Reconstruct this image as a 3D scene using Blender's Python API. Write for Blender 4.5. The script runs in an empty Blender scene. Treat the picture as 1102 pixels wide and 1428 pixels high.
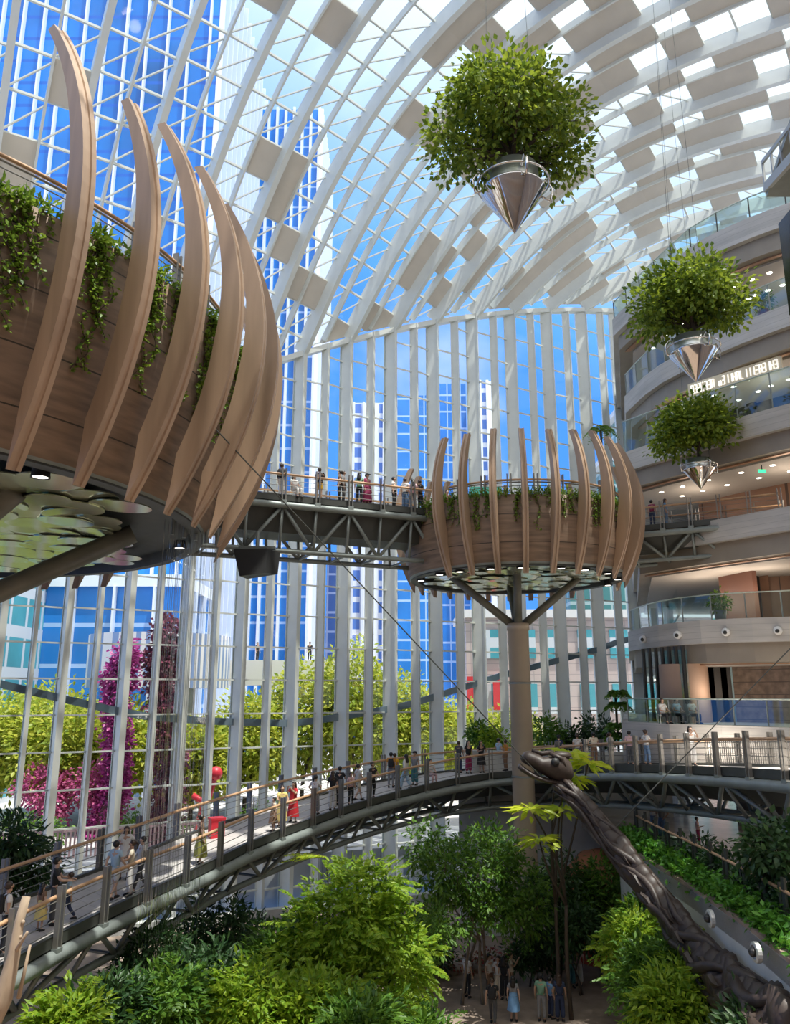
import bpy, math, random
import numpy as np
from math import sin, cos, pi, radians
from mathutils import Vector, Matrix
V = Vector
scene = bpy.context.scene
COL = scene.collection
CZ = 12.5                      # eye height above the garden floor
FPX, PITCH = 1100.0, radians(13)
CP, SP = cos(PITCH), sin(PITCH)
def ray(px, py):
    a, b = (px - 551) / FPX, (714 - py) / FPX
    return V((a, CP - b * SP, SP + b * CP))
def at_d(px, py, d): return ray(px, py) * d + V((0, 0, CZ))
def at_z(px, py, z):           # z above the garden floor
    r = ray(px, py); return r * ((z - CZ) / r.z) + V((0, 0, CZ))
def at_y(px, py, y):
    r = ray(px, py); return r * (y / r.y) + V((0, 0, CZ))
def lerp(a, b, t): return a + (b - a) * t
def interp(x, xs, ys): return float(np.interp(x, xs, ys))

# ---------------------------------------------------------------- mesh builder
class MB:
    def __init__(s): s.v = []; s.f = []; s.m = []
    def add(s, vs, fs, m=0):
        o = len(s.v); s.v += [tuple(v) for v in vs]
        s.f += [tuple(i + o for i in f) for f in fs]; s.m += [m] * len(fs)
    def box(s, c, size, R=None, m=0):
        c = V(c); hx, hy, hz = size[0] / 2, size[1] / 2, size[2] / 2
        vs = [V((x, y, z)) for z in (-hz, hz) for y in (-hy, hy) for x in (-hx, hx)]
        if R is not None: vs = [R @ v for v in vs]
        s.add([v + c for v in vs], [(0, 2, 3, 1), (4, 5, 7, 6), (0, 1, 5, 4), (2, 6, 7, 3), (0, 4, 6, 2), (1, 3, 7, 5)], m)
    def bar(s, p, q, w, h, up=(0, 0, 1), m=0):
        p, q = V(p), V(q); d = (q - p).normalized(); u = V(up)
        sd = d.cross(u)
        if sd.length < 1e-4: sd = d.cross(V((1, 0, 0)))
        sd.normalize(); u = sd.cross(d).normalized()
        vs = []
        for e in (p, q):
            for a, b in ((-1, -1), (1, -1), (1, 1), (-1, 1)): vs.append(e + sd * (a * w / 2) + u * (b * h / 2))
        s.add(vs, [(0, 1, 2, 3), (7, 6, 5, 4), (0, 4, 5, 1), (1, 5, 6, 2), (2, 6, 7, 3), (3, 7, 4, 0)], m)
    def tube(s, pts, r, n=8, m=0, cap=True):
        pts = [V(p) for p in pts]; k = len(pts)
        rs = r if isinstance(r, (list, tuple)) else [r] * k
        t0 = (pts[1] - pts[0]).normalized()
        a = t0.orthogonal().normalized(); vs = []
        for i, p in enumerate(pts):
            t = (pts[min(i + 1, k - 1)] - pts[max(i - 1, 0)]).normalized()
            a = (a - t * a.dot(t)).normalized(); b = t.cross(a)
            for j in range(n):
                th = 2 * pi * j / n; vs.append(p + (a * cos(th) + b * sin(th)) * rs[i])
        fs = [(i * n + j, i * n + (j + 1) % n, (i + 1) * n + (j + 1) % n, (i + 1) * n + j) for i in range(k - 1) for j in range(n)]
        if cap: fs += [tuple(range(n))[::-1], tuple((k - 1) * n + j for j in range(n))]
        s.add(vs, fs, m)
    def loft(s, rings, m=0, closed=True, cap=True):
        n = len(rings[0]); vs = [p for r in rings for p in r]; k = len(rings)
        fs = []
        for i in range(k - 1):
            for j in range(n if closed else n - 1):
                fs.append((i * n + j, i * n + (j + 1) % n, (i + 1) * n + (j + 1) % n, (i + 1) * n + j))
        if cap and closed: fs += [tuple(range(n))[::-1], tuple((k - 1) * n + j for j in range(n))]
        s.add(vs, fs, m)
    def lathe(s, prof, c=(0, 0, 0), n=32, m=0, sx=1, sy=1):
        c = V(c); rings = [[c + V((r * cos(2 * pi * j / n) * sx, r * sin(2 * pi * j / n) * sy, z)) for j in range(n)] for r, z in prof]
        s.loft(rings, m, True, False)
    def prism(s, poly, z0, z1, m=0):
        n = len(poly); s.add([(p[0], p[1], z0) for p in poly] + [(p[0], p[1], z1) for p in poly],
              [tuple(range(n))[::-1], tuple(range(n, 2 * n))] + [(i, (i + 1) % n, (i + 1) % n + n, i + n) for i in range(n)], m)
    def ball(s, c, r, n=12, k=8, m=0):
        r = (r, r, r) if not isinstance(r, (tuple, list)) else r
        c = V(c); rings = [[c + V((r[0] * sin(pi * i / k) * cos(2 * pi * j / n), r[1] * sin(pi * i / k) * sin(2 * pi * j / n), -r[2] * cos(pi * i / k))) for j in range(n)] for i in range(k + 1)]
        s.loft(rings, m, True, False)
    def strip(s, a, b, m=0):         # a ruled sheet between two polylines
        s.loft([list(a), list(b)], m, False, False)
    def mesh(s, name, mats, off=V((0, 0, 0)), smooth=False):
        me = bpy.data.meshes.new(name)
        me.from_pydata([(x - off[0], y - off[1], z - off[2]) for x, y, z in s.v], [], s.f)
        for m in (mats if isinstance(mats, (list, tuple)) else [mats]): me.materials.append(m)
        if any(s.m): me.polygons.foreach_set('material_index', s.m)
        if smooth: me.polygons.foreach_set('use_smooth', [True] * len(s.f))
        me.update(); return me
def link(name, me, parent=None, loc=(0, 0, 0)):
    o = bpy.data.objects.new(name, me); COL.objects.link(o); o.location = loc
    if parent: o.parent = parent
    return o
def tag(o, label=None, cat=None, group=None, kind=None):
    if label: o['label'] = label
    if cat: o['category'] = cat
    if group: o['group'] = group
    if kind: o['kind'] = kind
    return o
def thing(name, label, cat, loc=(0, 0, 0), group=None, kind=None):
    o = link(name, None, None, loc); o.empty_display_size = .2
    return tag(o, label, cat, group, kind or 'thing')
def wloc(o):
    l = V(o.location); p = o.parent
    while p: l += V(p.location); p = p.parent
    return l
def part(name, mb, mat, parent, smooth=False, label=None, kind=None):
    o = link(name, mb.mesh(name, mat, wloc(parent), smooth), parent)
    return tag(o, label, None, None, kind)
def base_of(mb):
    a = np.array(mb.v); return V(((a[:, 0].min() + a[:, 0].max()) / 2, (a[:, 1].min() + a[:, 1].max()) / 2, a[:, 2].min()))
def single(name, mb, mat, label, cat, group=None, kind=None, smooth=False):
    b = base_of(mb); return tag(link(name, mb.mesh(name, mat, b, smooth), None, b), label, cat, group, kind or 'thing')
def struct(name, mb, mat, smooth=False):
    return single(name, mb, mat, None, None, None, 'structure', smooth)
def structure(name, loc=(0, 0, 0)):
    return tag(link(name, None, None, loc), None, None, None, 'structure')
def copy_tree(o, loc, label=None, group=None, rz=None, sc=None):
    r = o.copy(); COL.objects.link(r); r.location = loc
    if label: r['label'] = label
    if group: r['group'] = group
    if rz is not None: r.rotation_euler = (0, 0, rz)
    if sc is not None: r.scale = (sc, sc, sc)
    for ch in list(o.children):
        c = ch.copy(); COL.objects.link(c); c.parent = r
        for g in list(ch.children):
            d = g.copy(); COL.objects.link(d); d.parent = c
    return r

# ---------------------------------------------------------------- materials
MATS = {}
def mat(name, col, rough=.6, metal=0., noise=0., scale=3., bump=0., stretch=(1, 1, 1), spec=.5, col2=None, emit=None, estr=1.):
    if name in MATS: return MATS[name]
    m = bpy.data.materials.new(name); m.use_nodes = True; nt = m.node_tree; N = nt.nodes; b = N['Principled BSDF']
    c = (*col, 1); b.inputs['Base Color'].default_value = c
    b.inputs['Roughness'].default_value = rough; b.inputs['Metallic'].default_value = metal
    b.inputs['Specular IOR Level'].default_value = spec
    if emit: b.inputs['Emission Color'].default_value = (*emit, 1); b.inputs['Emission Strength'].default_value = estr
    if noise or bump:
        tc = N.new('ShaderNodeTexCoord'); mp = N.new('ShaderNodeMapping'); mp.inputs['Scale'].default_value = stretch
        nz = N.new('ShaderNodeTexNoise'); nz.inputs['Scale'].default_value = scale; nz.inputs['Detail'].default_value = 5
        nt.links.new(tc.outputs['Object'], mp.inputs[0]); nt.links.new(mp.outputs[0], nz.inputs['Vector'])
        if noise:
            r = N.new('ShaderNodeMapRange'); r.inputs[1].default_value = .3; r.inputs[2].default_value = .7
            mx = N.new('ShaderNodeMix'); mx.data_type = 'RGBA'
            k = col2 or tuple(x * (1 - noise) for x in col)
            mx.inputs[6].default_value = (*k, 1); mx.inputs[7].default_value = tuple(min(1, x * (1 + .35 * noise)) for x in col) + (1,)
            nt.links.new(nz.outputs[0], r.inputs[0]); nt.links.new(r.outputs[0], mx.inputs[0]); nt.links.new(mx.outputs[2], b.inputs['Base Color'])
        if bump:
            bp = N.new('ShaderNodeBump'); bp.inputs['Strength'].default_value = bump; bp.inputs['Distance'].default_value = .05
            nt.links.new(nz.outputs[0], bp.inputs['Height']); nt.links.new(bp.outputs[0], b.inputs['Normal'])
    MATS[name] = m; return m
def math_node(nt, op, a, b=None):
    n = nt.nodes.new('ShaderNodeMath'); n.operation = op
    for i, x in enumerate((a, b)):
        if x is None: continue
        if isinstance(x, (int, float)): n.inputs[i].default_value = x
        else: nt.links.new(x, n.inputs[i])
    return n.outputs[0]
def lines_mat(name, col, line, px=None, pz=None, wx=.05, wz=.05, rough=.4, noise=0., nscale=2., metal=0., spec=.5, stretch=(1, 1, 1), gap=0., cols3=None):
    """a surface with ruled joints: vertical every px metres, horizontal every pz metres"""
    m = mat(name, col, rough, metal, noise, nscale, 0., stretch, spec); nt = m.node_tree; b = nt.nodes['Principled BSDF']
    tc = nt.nodes.new('ShaderNodeTexCoord'); sx = nt.nodes.new('ShaderNodeSeparateXYZ'); nt.links.new(tc.outputs['Object'], sx.inputs[0])
    mask = None
    if px:
        u = math_node(nt, 'ADD', sx.outputs[0], sx.outputs[1]); u = math_node(nt, 'FRACT', math_node(nt, 'DIVIDE', math_node(nt, 'ADD', u, 1000.), px)); mask = math_node(nt, 'LESS_THAN', u, wx / px)
    if pz:
        u = math_node(nt, 'FRACT', math_node(nt, 'DIVIDE', math_node(nt, 'ADD', sx.outputs[2], 1000.), pz)); mz = math_node(nt, 'LESS_THAN', u, wz / pz)
        mask = mz if mask is None else math_node(nt, 'MAXIMUM', mask, mz)
    mx = nt.nodes.new('ShaderNodeMix'); mx.data_type = 'RGBA'
    src = b.inputs['Base Color'].links[0].from_socket if b.inputs['Base Color'].links else None
    if src: nt.links.new(src, mx.inputs[6])
    else: mx.inputs[6].default_value = (*col, 1)
    mx.inputs[7].default_value = (*line, 1)
    nt.links.new(mask, mx.inputs[0]); nt.links.new(mx.outputs[2], b.inputs['Base Color'])
    return m
def glass_mat(name, tint, refl=.5, base=.03):
    m = bpy.data.materials.new(name); m.use_nodes = True; nt = m.node_tree; nt.nodes.remove(nt.nodes['Principled BSDF'])
    out = nt.nodes['Material Output']; t = nt.nodes.new('ShaderNodeBsdfTransparent'); t.inputs[0].default_value = (*tint, 1)
    g = nt.nodes.new('ShaderNodeBsdfGlossy'); g.inputs['Roughness'].default_value = .03
    f = nt.nodes.new('ShaderNodeFresnel'); f.inputs[0].default_value = 1.45
    k = math_node(nt, 'ADD', math_node(nt, 'MULTIPLY', f.outputs[0], refl), base)
    mx = nt.nodes.new('ShaderNodeMixShader'); nt.links.new(k, mx.inputs[0]); nt.links.new(t.outputs[0], mx.inputs[1]); nt.links.new(g.outputs[0], mx.inputs[2])
    nt.links.new(mx.outputs[0], out.inputs[0]); return m
def leaf_mat(name, c1, c2, trans=.35, rough=.45):
    m = bpy.data.materials.new(name); m.use_nodes = True; nt = m.node_tree; b = nt.nodes['Principled BSDF']; out = nt.nodes['Material Output']
    ge = nt.nodes.new('ShaderNodeNewGeometry'); mx = nt.nodes.new('ShaderNodeMix'); mx.data_type = 'RGBA'
    mx.inputs[6].default_value = (*c1, 1); mx.inputs[7].default_value = (*c2, 1)
    nt.links.new(ge.outputs['Random Per Island'], mx.inputs[0]); nt.links.new(mx.outputs[2], b.inputs['Base Color'])
    b.inputs['Roughness'].default_value = rough; b.inputs['Specular IOR Level'].default_value = .4
    tr = nt.nodes.new('ShaderNodeBsdfTranslucent'); hs = nt.nodes.new('ShaderNodeHueSaturation'); hs.inputs['Value'].default_value = 1.5; hs.inputs['Hue'].default_value = .48
    nt.links.new(mx.outputs[2], hs.inputs['Color']); nt.links.new(hs.outputs[0], tr.inputs[0])
    ms = nt.nodes.new('ShaderNodeMixShader'); ms.inputs[0].default_value = trans
    nt.links.new(b.outputs[0], ms.inputs[1]); nt.links.new(tr.outputs[0], ms.inputs[2]); nt.links.new(ms.outputs[0], out.inputs[0])
    return m
M_white = mat('painted_white_steel', (.70, .72, .67), .35, 0, .06, 1.2)
M_panel = mat('ceiling_panel_paint', (.60, .55, .47), .6, 0, .07, .8)
M_rib = mat('laminated_timber', (.44, .30, .20), .5, 0, .28, 1.6, .05, (1, 1, .12))
M_drum = lines_mat('board_cladding', (.25, .165, .11), (.04, .03, .02), None, 1.3, 0, .035, .6, .4, 1.4, stretch=(.5, .5, 4))
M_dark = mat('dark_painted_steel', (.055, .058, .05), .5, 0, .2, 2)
M_olive = mat('olive_steel', (.19, .18, .14), .45, 0, .25, 1.5)
M_steel = mat('grey_green_steel', (.25, .28, .265), .4, .15, .2, 1.5)
M_post = mat('grey_post_steel', (.23, .22, .2), .42, .3, .15, 2)
M_rail = mat('timber_handrail', (.56, .34, .19), .5, 0, .2, 4)
M_deck = lines_mat('walkway_deck', (.52, .48, .45), (.3, .27, .25), .9, None, .02, .02, .7, .15, 3)
M_conc = lines_mat('board_marked_concrete', (.52, .49, .45), (.36, .34, .31), None, .3, 0, .018, .75, .22, .9, stretch=(.4, .4, 2.5))
M_conc2 = mat('grey_concrete', (.60, .61, .58), .8, 0, .22, .7)
M_soffit = mat('bronze_soffit', (.30, .255, .2), .55, 0, .1, 1)
M_ceil = mat('white_soffit', (.5, .47, .44), .7)
M_brown = lines_mat('walnut_panel', (.26, .145, .095), (.08, .05, .035), 1.4, None, .03, .02, .5, .2, 1.2)
M_stone = lines_mat('rough_stone_cladding', (.24, .175, .135), (.1, .075, .06), 1.1, .62, .03, .04, .8, .45, 3)
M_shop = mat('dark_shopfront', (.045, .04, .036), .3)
M_column = mat('bronze_column_paint', (.58, .47, .36), .4, .1, .1, .6)
M_chrome = mat('polished_steel', (.72, .69, .65), .07, 1.)
M_mirror = mat('mirrored_disc', (.62, .66, .45), .16, .75, .15, 1.5)  # green base colour stands in for greenery reflected in the discs
M_soil = mat('brown_paving', (.33, .25, .195), .9, 0, .35, 1.3, .15)
M_lamp = mat('lamp_glow', (1, .95, .85), .5, 0, emit=(1, .93, .8), estr=6)
M_black = mat('black_matt', (.02, .02, .02), .5)
M_dino = mat('dark_brown_bronze', (.05, .034, .027), .5, 0, .35, 4, .2)
M_bark = mat('bark', (.075, .055, .04), .85, 0, .3, 6, .2, (1, 1, .3))
M_barkpale = mat('pale_bark', (.45, .34, .24), .8, 0, .25, 6, .1, (1, 1, .3))
M_glass = glass_mat('clear_facade_glass', (.90, .95, .97), .35, .01)
M_glassb = glass_mat('balustrade_glass', (.66, .86, .86), .9, .1)
M_water = glass_mat('falling_water', (.93, .95, .94), .8, .26)
L_hang = leaf_mat('glossy_ficus_leaf', (.055, .115, .015), (.26, .35, .035), .38)
L_mid = leaf_mat('garden_leaf', (.045, .13, .02), (.14, .27, .03), .35)
L_bright = leaf_mat('bright_leaf', (.13, .27, .02), (.32, .44, .04), .45)
L_dark = leaf_mat('dark_leaf', (.018, .055, .018), (.05, .11, .03), .2)
L_lime = leaf_mat('lime_leaf', (.32, .46, .03), (.55, .62, .06), .5)
L_vine = leaf_mat('vine_leaf', (.08, .17, .02), (.22, .34, .04), .35)
L_ledge = leaf_mat('ledge_leaf', (.035, .15, .015), (.11, .30, .03), .3)
M_brushed = mat('brushed_steel', (.66, .67, .66), .28, .9)
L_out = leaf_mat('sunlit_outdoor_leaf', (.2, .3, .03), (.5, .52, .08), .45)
L_pink = leaf_mat('pink_bougainvillea', (.35, .05, .16), (.6, .16, .3), .3)
L_purple = leaf_mat('magenta_orchid', (.3, .03, .17), (.55, .1, .33), .3)

# ---------------------------------------------------------------- plants
def unit(a): return a / (np.linalg.norm(a, axis=-1, keepdims=True) + 1e-9)
class Leaves:
    def __init__(s, seed): s.r = np.random.default_rng(seed); s.P = []; s.D = []; s.L = []; s.W = []
    def add(s, P, D, L, W):
        n = len(P); s.P.append(np.asarray(P, float)); s.D.append(unit(np.asarray(D, float)))
        s.L.append(np.broadcast_to(np.asarray(L, float), (n,)) * s.r.uniform(.75, 1.2, n)); s.W.append(np.broadcast_to(np.asarray(W, float), (n,)))
    def crown(s, blobs, ncl, per, clr, L, W, inner=.45, droop=.25):
        vol = np.array([b[1][0] * b[1][1] * b[1][2] for b in blobs]) ** (2 / 3); vol /= vol.sum()
        for (c, r), k in zip(blobs, vol):
            n = max(2, int(ncl * k)); d = unit(s.r.normal(size=(n, 3))); rad = s.r.uniform(inner, 1, (n, 1)) ** .6
            cl = np.array(c) + d * rad * np.array(r)
            cl = np.repeat(cl, per, 0); dd = np.repeat(d, per, 0); m = len(cl)
            off = s.r.normal(size=(m, 3)) * clr * .5
            s.add(cl + off, unit(off) * .9 + dd * .5 + s.r.normal(size=(m, 3)) * .35 - np.array((0, 0, droop)), L, W)
    def frond(s, p, d, L, n, leaf, w, sag=.5):
        p = np.array(p, float); d = unit(np.array(d, float)); pts = []
        t = np.linspace(0, 1, n); C = p + np.outer(t, d) * L - np.outer(t ** 2, (0, 0, sag)) * L * .5
        tan = unit(np.gradient(C, axis=0)); side = unit(np.cross(tan, (0, 0, 1)) + 1e-6)
        sc = np.sin(pi * (.12 + .82 * t)) * leaf
        for sg in (-1, 1): s.add(C, side * sg * .9 + tan * .55 - np.array((0, 0, .12)), sc, w)
        return C
    def mesh(s, name, m, off):
        P = np.concatenate(s.P); D = np.concatenate(s.D); L = np.concatenate(s.L)[:, None]; W = np.concatenate(s.W)[:, None]; n = len(P)
        N = unit(s.r.normal(size=(n, 3)) * .55 + np.array((0, 0, 1.))); S = unit(np.cross(D, N)); N = np.cross(S, D)
        P = P - np.array(off)
        q = np.stack([P, P + D * L * .48 + S * W * .5 + N * W * .14, P + D * L - N * L * .08, P + D * L * .48 - S * W * .5 + N * W * .14], 1).reshape(-1, 3)
        i = np.arange(n)[:, None] * 4
        f = np.concatenate([i + np.array((0, 1, 2)), i + np.array((0, 2, 3))], 1).reshape(-1, 3)
        me = bpy.data.meshes.new(name); me.vertices.add(len(q)); me.vertices.foreach_set('co', q.astype(np.float32).ravel())
        me.loops.add(f.size); me.loops.foreach_set('vertex_index', f.astype(np.int32).ravel())
        me.polygons.add(len(f)); me.polygons.foreach_set('loop_start', (np.arange(len(f)) * 3).astype(np.int32)); me.polygons.foreach_set('loop_total', np.full(len(f), 3, np.int32))
        me.update(calc_edges=True); me.materials.append(m); return me
def fol(lv, name, m, parent): return link(name, lv.mesh(name, m, wloc(parent)), parent)
def branch(mb, p, q, r0, r1, rng, wob=.12, n=6, seg=6):
    p, q = V(p), V(q); l = (q - p).length; pts = []
    o = V((rng.uniform(-1, 1), rng.uniform(-1, 1), rng.uniform(-.3, .3))) * l * wob
    for i in range(n + 1):
        t = i / n; pts.append(p.lerp(q, t) + o * sin(pi * t) + V((0, 0, l * wob * .5 * sin(pi * t))))
    mb.tube(pts, [lerp(r0, r1, i / n) for i in range(n + 1)], seg)
def tree(name, label, cat, base, blobs, leafmat, ncl, per=14, clr=.35, L=.2, W=.09, trunk_r=.1, bark=None, seed=1, group=None, stems=1, inner=.45, fork=.35, fronds=0, spread=.35):
    rng = random.Random(seed); base = V(base); t = thing(name, label, cat, base, group)
    lv = Leaves(seed); lv.crown(blobs, ncl, per, clr, L, W, inner)
    for c, r in blobs:
        for j in range(fronds):
            d = unit(lv.r.normal(size=3) + np.array((0, 0, .35))); lv.frond(np.array(c) + d * np.array(r) * lv.r.uniform(.6, .95), d + np.array((0, 0, .25)), lv.r.uniform(.6, 1.15), 12, .26, .085, .9)
    fol(lv, 'foliage', leafmat, t)
    cen = sum((V(b[0]) for b in blobs), V()) / len(blobs); mb = MB()
    for k in range(stems):
        b0 = base + V((rng.uniform(-1, 1), rng.uniform(-1, 1), 0)) * (spread if stems > 1 else 0)
        fk = b0.lerp(cen, fork) + V((rng.uniform(-.2, .2), rng.uniform(-.2, .2), 0)) * (1 if stems > 1 else .3)
        branch(mb, b0, fk, trunk_r, trunk_r * .75, rng, .05, 5, 8)
        for i, (c, r) in enumerate(blobs):
            if i % stems != k and stems > 1: continue
            c = V(c); branch(mb, fk, c, trunk_r * .6, trunk_r * .2, rng)
            for j in range(4):
                d = V((rng.gauss(0, 1), rng.gauss(0, 1), rng.gauss(.2, .8))).normalized()
                branch(mb, fk.lerp(c, rng.uniform(.5, 1)), c + V((d.x * r[0], d.y * r[1], d.z * r[2])) * .8, trunk_r * .25, trunk_r * .08, rng, .1, 4, 5)
    part('trunk', mb, bark or M_bark, t, True)
    return t
# ---------------------------------------------------------------- camera, sky, sun
cam = bpy.data.cameras.new('camera'); co = bpy.data.objects.new('camera', cam); COL.objects.link(co)
co.location = (0, 0, CZ); co.rotation_euler = (pi / 2 + PITCH, 0, 0)
cam.sensor_fit = 'VERTICAL'; cam.sensor_height = 36; cam.lens = FPX / 1428 * 36; cam.clip_end = 2000
scene.camera = co
w = bpy.data.worlds.new('sky'); scene.world = w; w.use_nodes = True; nt = w.node_tree; bg = nt.nodes['Background']
tc = nt.nodes.new('ShaderNodeTexCoord')
dt = nt.nodes.new('ShaderNodeVectorMath'); dt.operation = 'DOT_PRODUCT'; nt.links.new(tc.outputs['Generated'], dt.inputs[0])
dt.inputs[1].default_value = V((.38, -.42, .82)).normalized()
cr = nt.nodes.new('ShaderNodeValToRGB'); e = cr.color_ramp.elements
e[0].position = 0.0; e[0].color = (.075, .28, .82, 1); e[1].position = 1.; e[1].color = (1.0, .97, .93, 1)
for p_, c_ in ((.07, (.12, .37, .92, 1)), (.20, (.44, .62, .97, 1)), (.36, (.86, .93, 1.03, 1))):
    x = cr.color_ramp.elements.new(p_); x.color = c_
nt.links.new(dt.outputs['Value'], cr.inputs[0])
nz = nt.nodes.new('ShaderNodeTexNoise'); nz.inputs['Scale'].default_value = 3.2; nz.inputs['Detail'].default_value = 6
nt.links.new(tc.outputs['Generated'], nz.inputs['Vector'])
mr = nt.nodes.new('ShaderNodeMapRange'); mr.inputs[1].default_value = .52; mr.inputs[2].default_value = .75; mr.inputs[4].default_value = .55
nt.links.new(nz.outputs[0], mr.inputs[0])
mx = nt.nodes.new('ShaderNodeMix'); mx.data_type = 'RGBA'; mx.inputs[7].default_value = (.95, 1.0, 1.08, 1)
nt.links.new(mr.outputs[0], mx.inputs[0]); nt.links.new(cr.outputs[0], mx.inputs[6]); nt.links.new(mx.outputs[2], bg.inputs[0])
bg.inputs[1].default_value = 1.0
sun = bpy.data.lights.new('sun', 'SUN'); sun.energy = 4.2; sun.angle = .009; sun.color = (1, .95, .86)
so = bpy.data.objects.new('sun', sun); COL.objects.link(so); so.location = (-20, -20, 90)
SUN = V((.22, -.17, .96)).normalized(); so.rotation_euler = SUN.to_track_quat('Z', 'Y').to_euler()
scene.view_settings.view_transform = 'Standard'; scene.view_settings.look = 'None'; scene.view_settings.gamma = 1; scene.view_settings.use_curve_mapping = False
scene.view_settings.exposure = 0.6
cy = scene.cycles; cy.use_denoising = True; cy.max_bounces = 8; cy.diffuse_bounces = 4; cy.glossy_bounces = 3; cy.transmission_bounces = 4
cy.transparent_max_bounces = 14; cy.caustics_reflective = False; cy.caustics_refractive = False; cy.sample_clamp_indirect = 6

# ---------------------------------------------------------------- the glass hall: facade line, eaves and arched ribs
K = 1.15
def base_pt(t): return V((K * (.049 + 2.70267 * t), K * (45.998 + 1.11084 * t), 0))
def eave(t): return CZ + K * (22.359 + 1.15889 * t - .06274 * t * t)
def fin_dir(t):
    a = 1.15826 + .0783 * t; return V((sin(a), -cos(a), 0))
_cc = {}
def rib_curve(t):
    t = round(t, 3)
    if t in _cc: return _cc[t]
    W = 87.169; u = (np.linspace(0, 1, 900) ** 1.5) * 62
    h = K * ((14.108 - 1.53249 * t) * np.clip(1 - np.abs(1 - u / W) ** 11.775, 0, None) ** (1 / .90094))
    wv = u * K; s = np.r_[0, np.cumsum(np.hypot(np.diff(wv), np.diff(h)))]
    _cc[t] = (s, wv, h); return _cc[t]
def rib_pt(t, s, off=0.):
    S, Wv, H = rib_curve(t); w_ = np.interp(s, S, Wv); h = np.interp(s, S, H)
    w2 = np.interp(s + .3, S, Wv); h2 = np.interp(s + .3, S, H); l = math.hypot(w2 - w_, h2 - h) or 1; tx, tz = (w2 - w_) / l, (h2 - h) / l
    w_, h = w_ - tz * off, h + tx * off
    f = fin_dir(t); b = base_pt(t); return V((b.x + f.x * w_, b.y + f.y * w_, eave(t) + h))
T0, T1 = -12, 6
def smax(t): return 60 if t < -3 else (52 if t < 2 else 46)
roof = structure('ceiling', (0, 40, CZ + 30))
RD = 1.0
def sweep(mb, t, s0, s1, ds, wid, o0, o1):
    n = int((s1 - s0) / ds) + 1; f = fin_dir(t); sd = V((-f.y, f.x, 0)); rings = []
    for i in range(n + 1):
        s = s0 + (s1 - s0) * i / n; a, b = rib_pt(t, s, o0), rib_pt(t, s, o1)
        rings.append([a - sd * wid / 2, a + sd * wid / 2, b + sd * wid / 2, b - sd * wid / 2])
    mb.loft(rings)
for t in range(T0, T1 + 1):
    mb = MB(); sweep(mb, t, -.0, smax(t), .9, .24, 0.05, RD + .1); sweep(mb, t, 0, smax(t), .9, .38, -.05, .05)
    part('roof_rib', mb, M_white, roof)
DS, STEP = 1.15, 2.1
rr = random.Random(11)
for t in range(T0, T1):
    mid = t + .5; mb = MB(); sweep(mb, mid, .3, smax(t), 1.2, .13, RD * .5, RD)
    part('roof_mid_rib', mb, M_white, roof)
    br = MB(); gl = MB(); pn = MB(); n = int(smax(t) / STEP)
    for i in range(-1, n):
        for hf in (0, 1):
            ta, tb = (t, mid) if hf == 0 else (mid, t + 1.)
            sh = DS if hf == 0 else 0
            a0, b0 = STEP * i + sh, STEP * i + sh - DS
            cl = lambda s_: min(max(s_, 0), smax(t))
            A0, A1, B0, B1 = cl(a0), cl(a0 + STEP), cl(b0), cl(b0 + STEP)
            if A1 - A0 + B1 - B0 < .3: continue
            smid = (A0 + B1) / 2; x = t + (.25 if hf == 0 else .75)
            pr = .09 if x < -4.2 else (.16 if x < -2.2 else (.22 if x < -.2 else (.30 if x < 1.8 else .42)))
            pr += (.020 if x > -3 else .004) * max(0, smid - 10)
            if x < -6: pr = .07
            if rr.random() < min(pr, .62) * (1.55 if (i + hf + 2 * (t % 2)) % 3 != 0 else .35):
                P = [rib_pt(ta, A0, RD * .72), rib_pt(tb, B0, RD * .72), rib_pt(tb, B1, RD * .72), rib_pt(ta, A1, RD * .72)]
                Q = [rib_pt(ta, A0, RD), rib_pt(tb, B0, RD), rib_pt(tb, B1, RD), rib_pt(ta, A1, RD)]
                pn.loft([P, Q])
            else:
                P = [rib_pt(ta, A0, RD), rib_pt(tb, B0, RD), rib_pt(tb, B1, RD), rib_pt(ta, A1, RD)]
                gl.add(P, [(0, 1, 2, 3)])
                if smid < 24: br.bar(rib_pt(ta, A0, RD * .93), rib_pt(tb, min(B0 + DS * 1.6, B1), RD * .93), .085, .085)
            if A0 > 0 and B0 > 0: br.bar(rib_pt(ta, A0, RD * .88), rib_pt(tb, B0, RD * .88), .13, .14)
    part('roof_purlin', br, M_white, roof); part('roof_glass', gl, M_glass, roof)
    if pn.v: part('roof_panel', pn, M_panel, roof)

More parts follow.
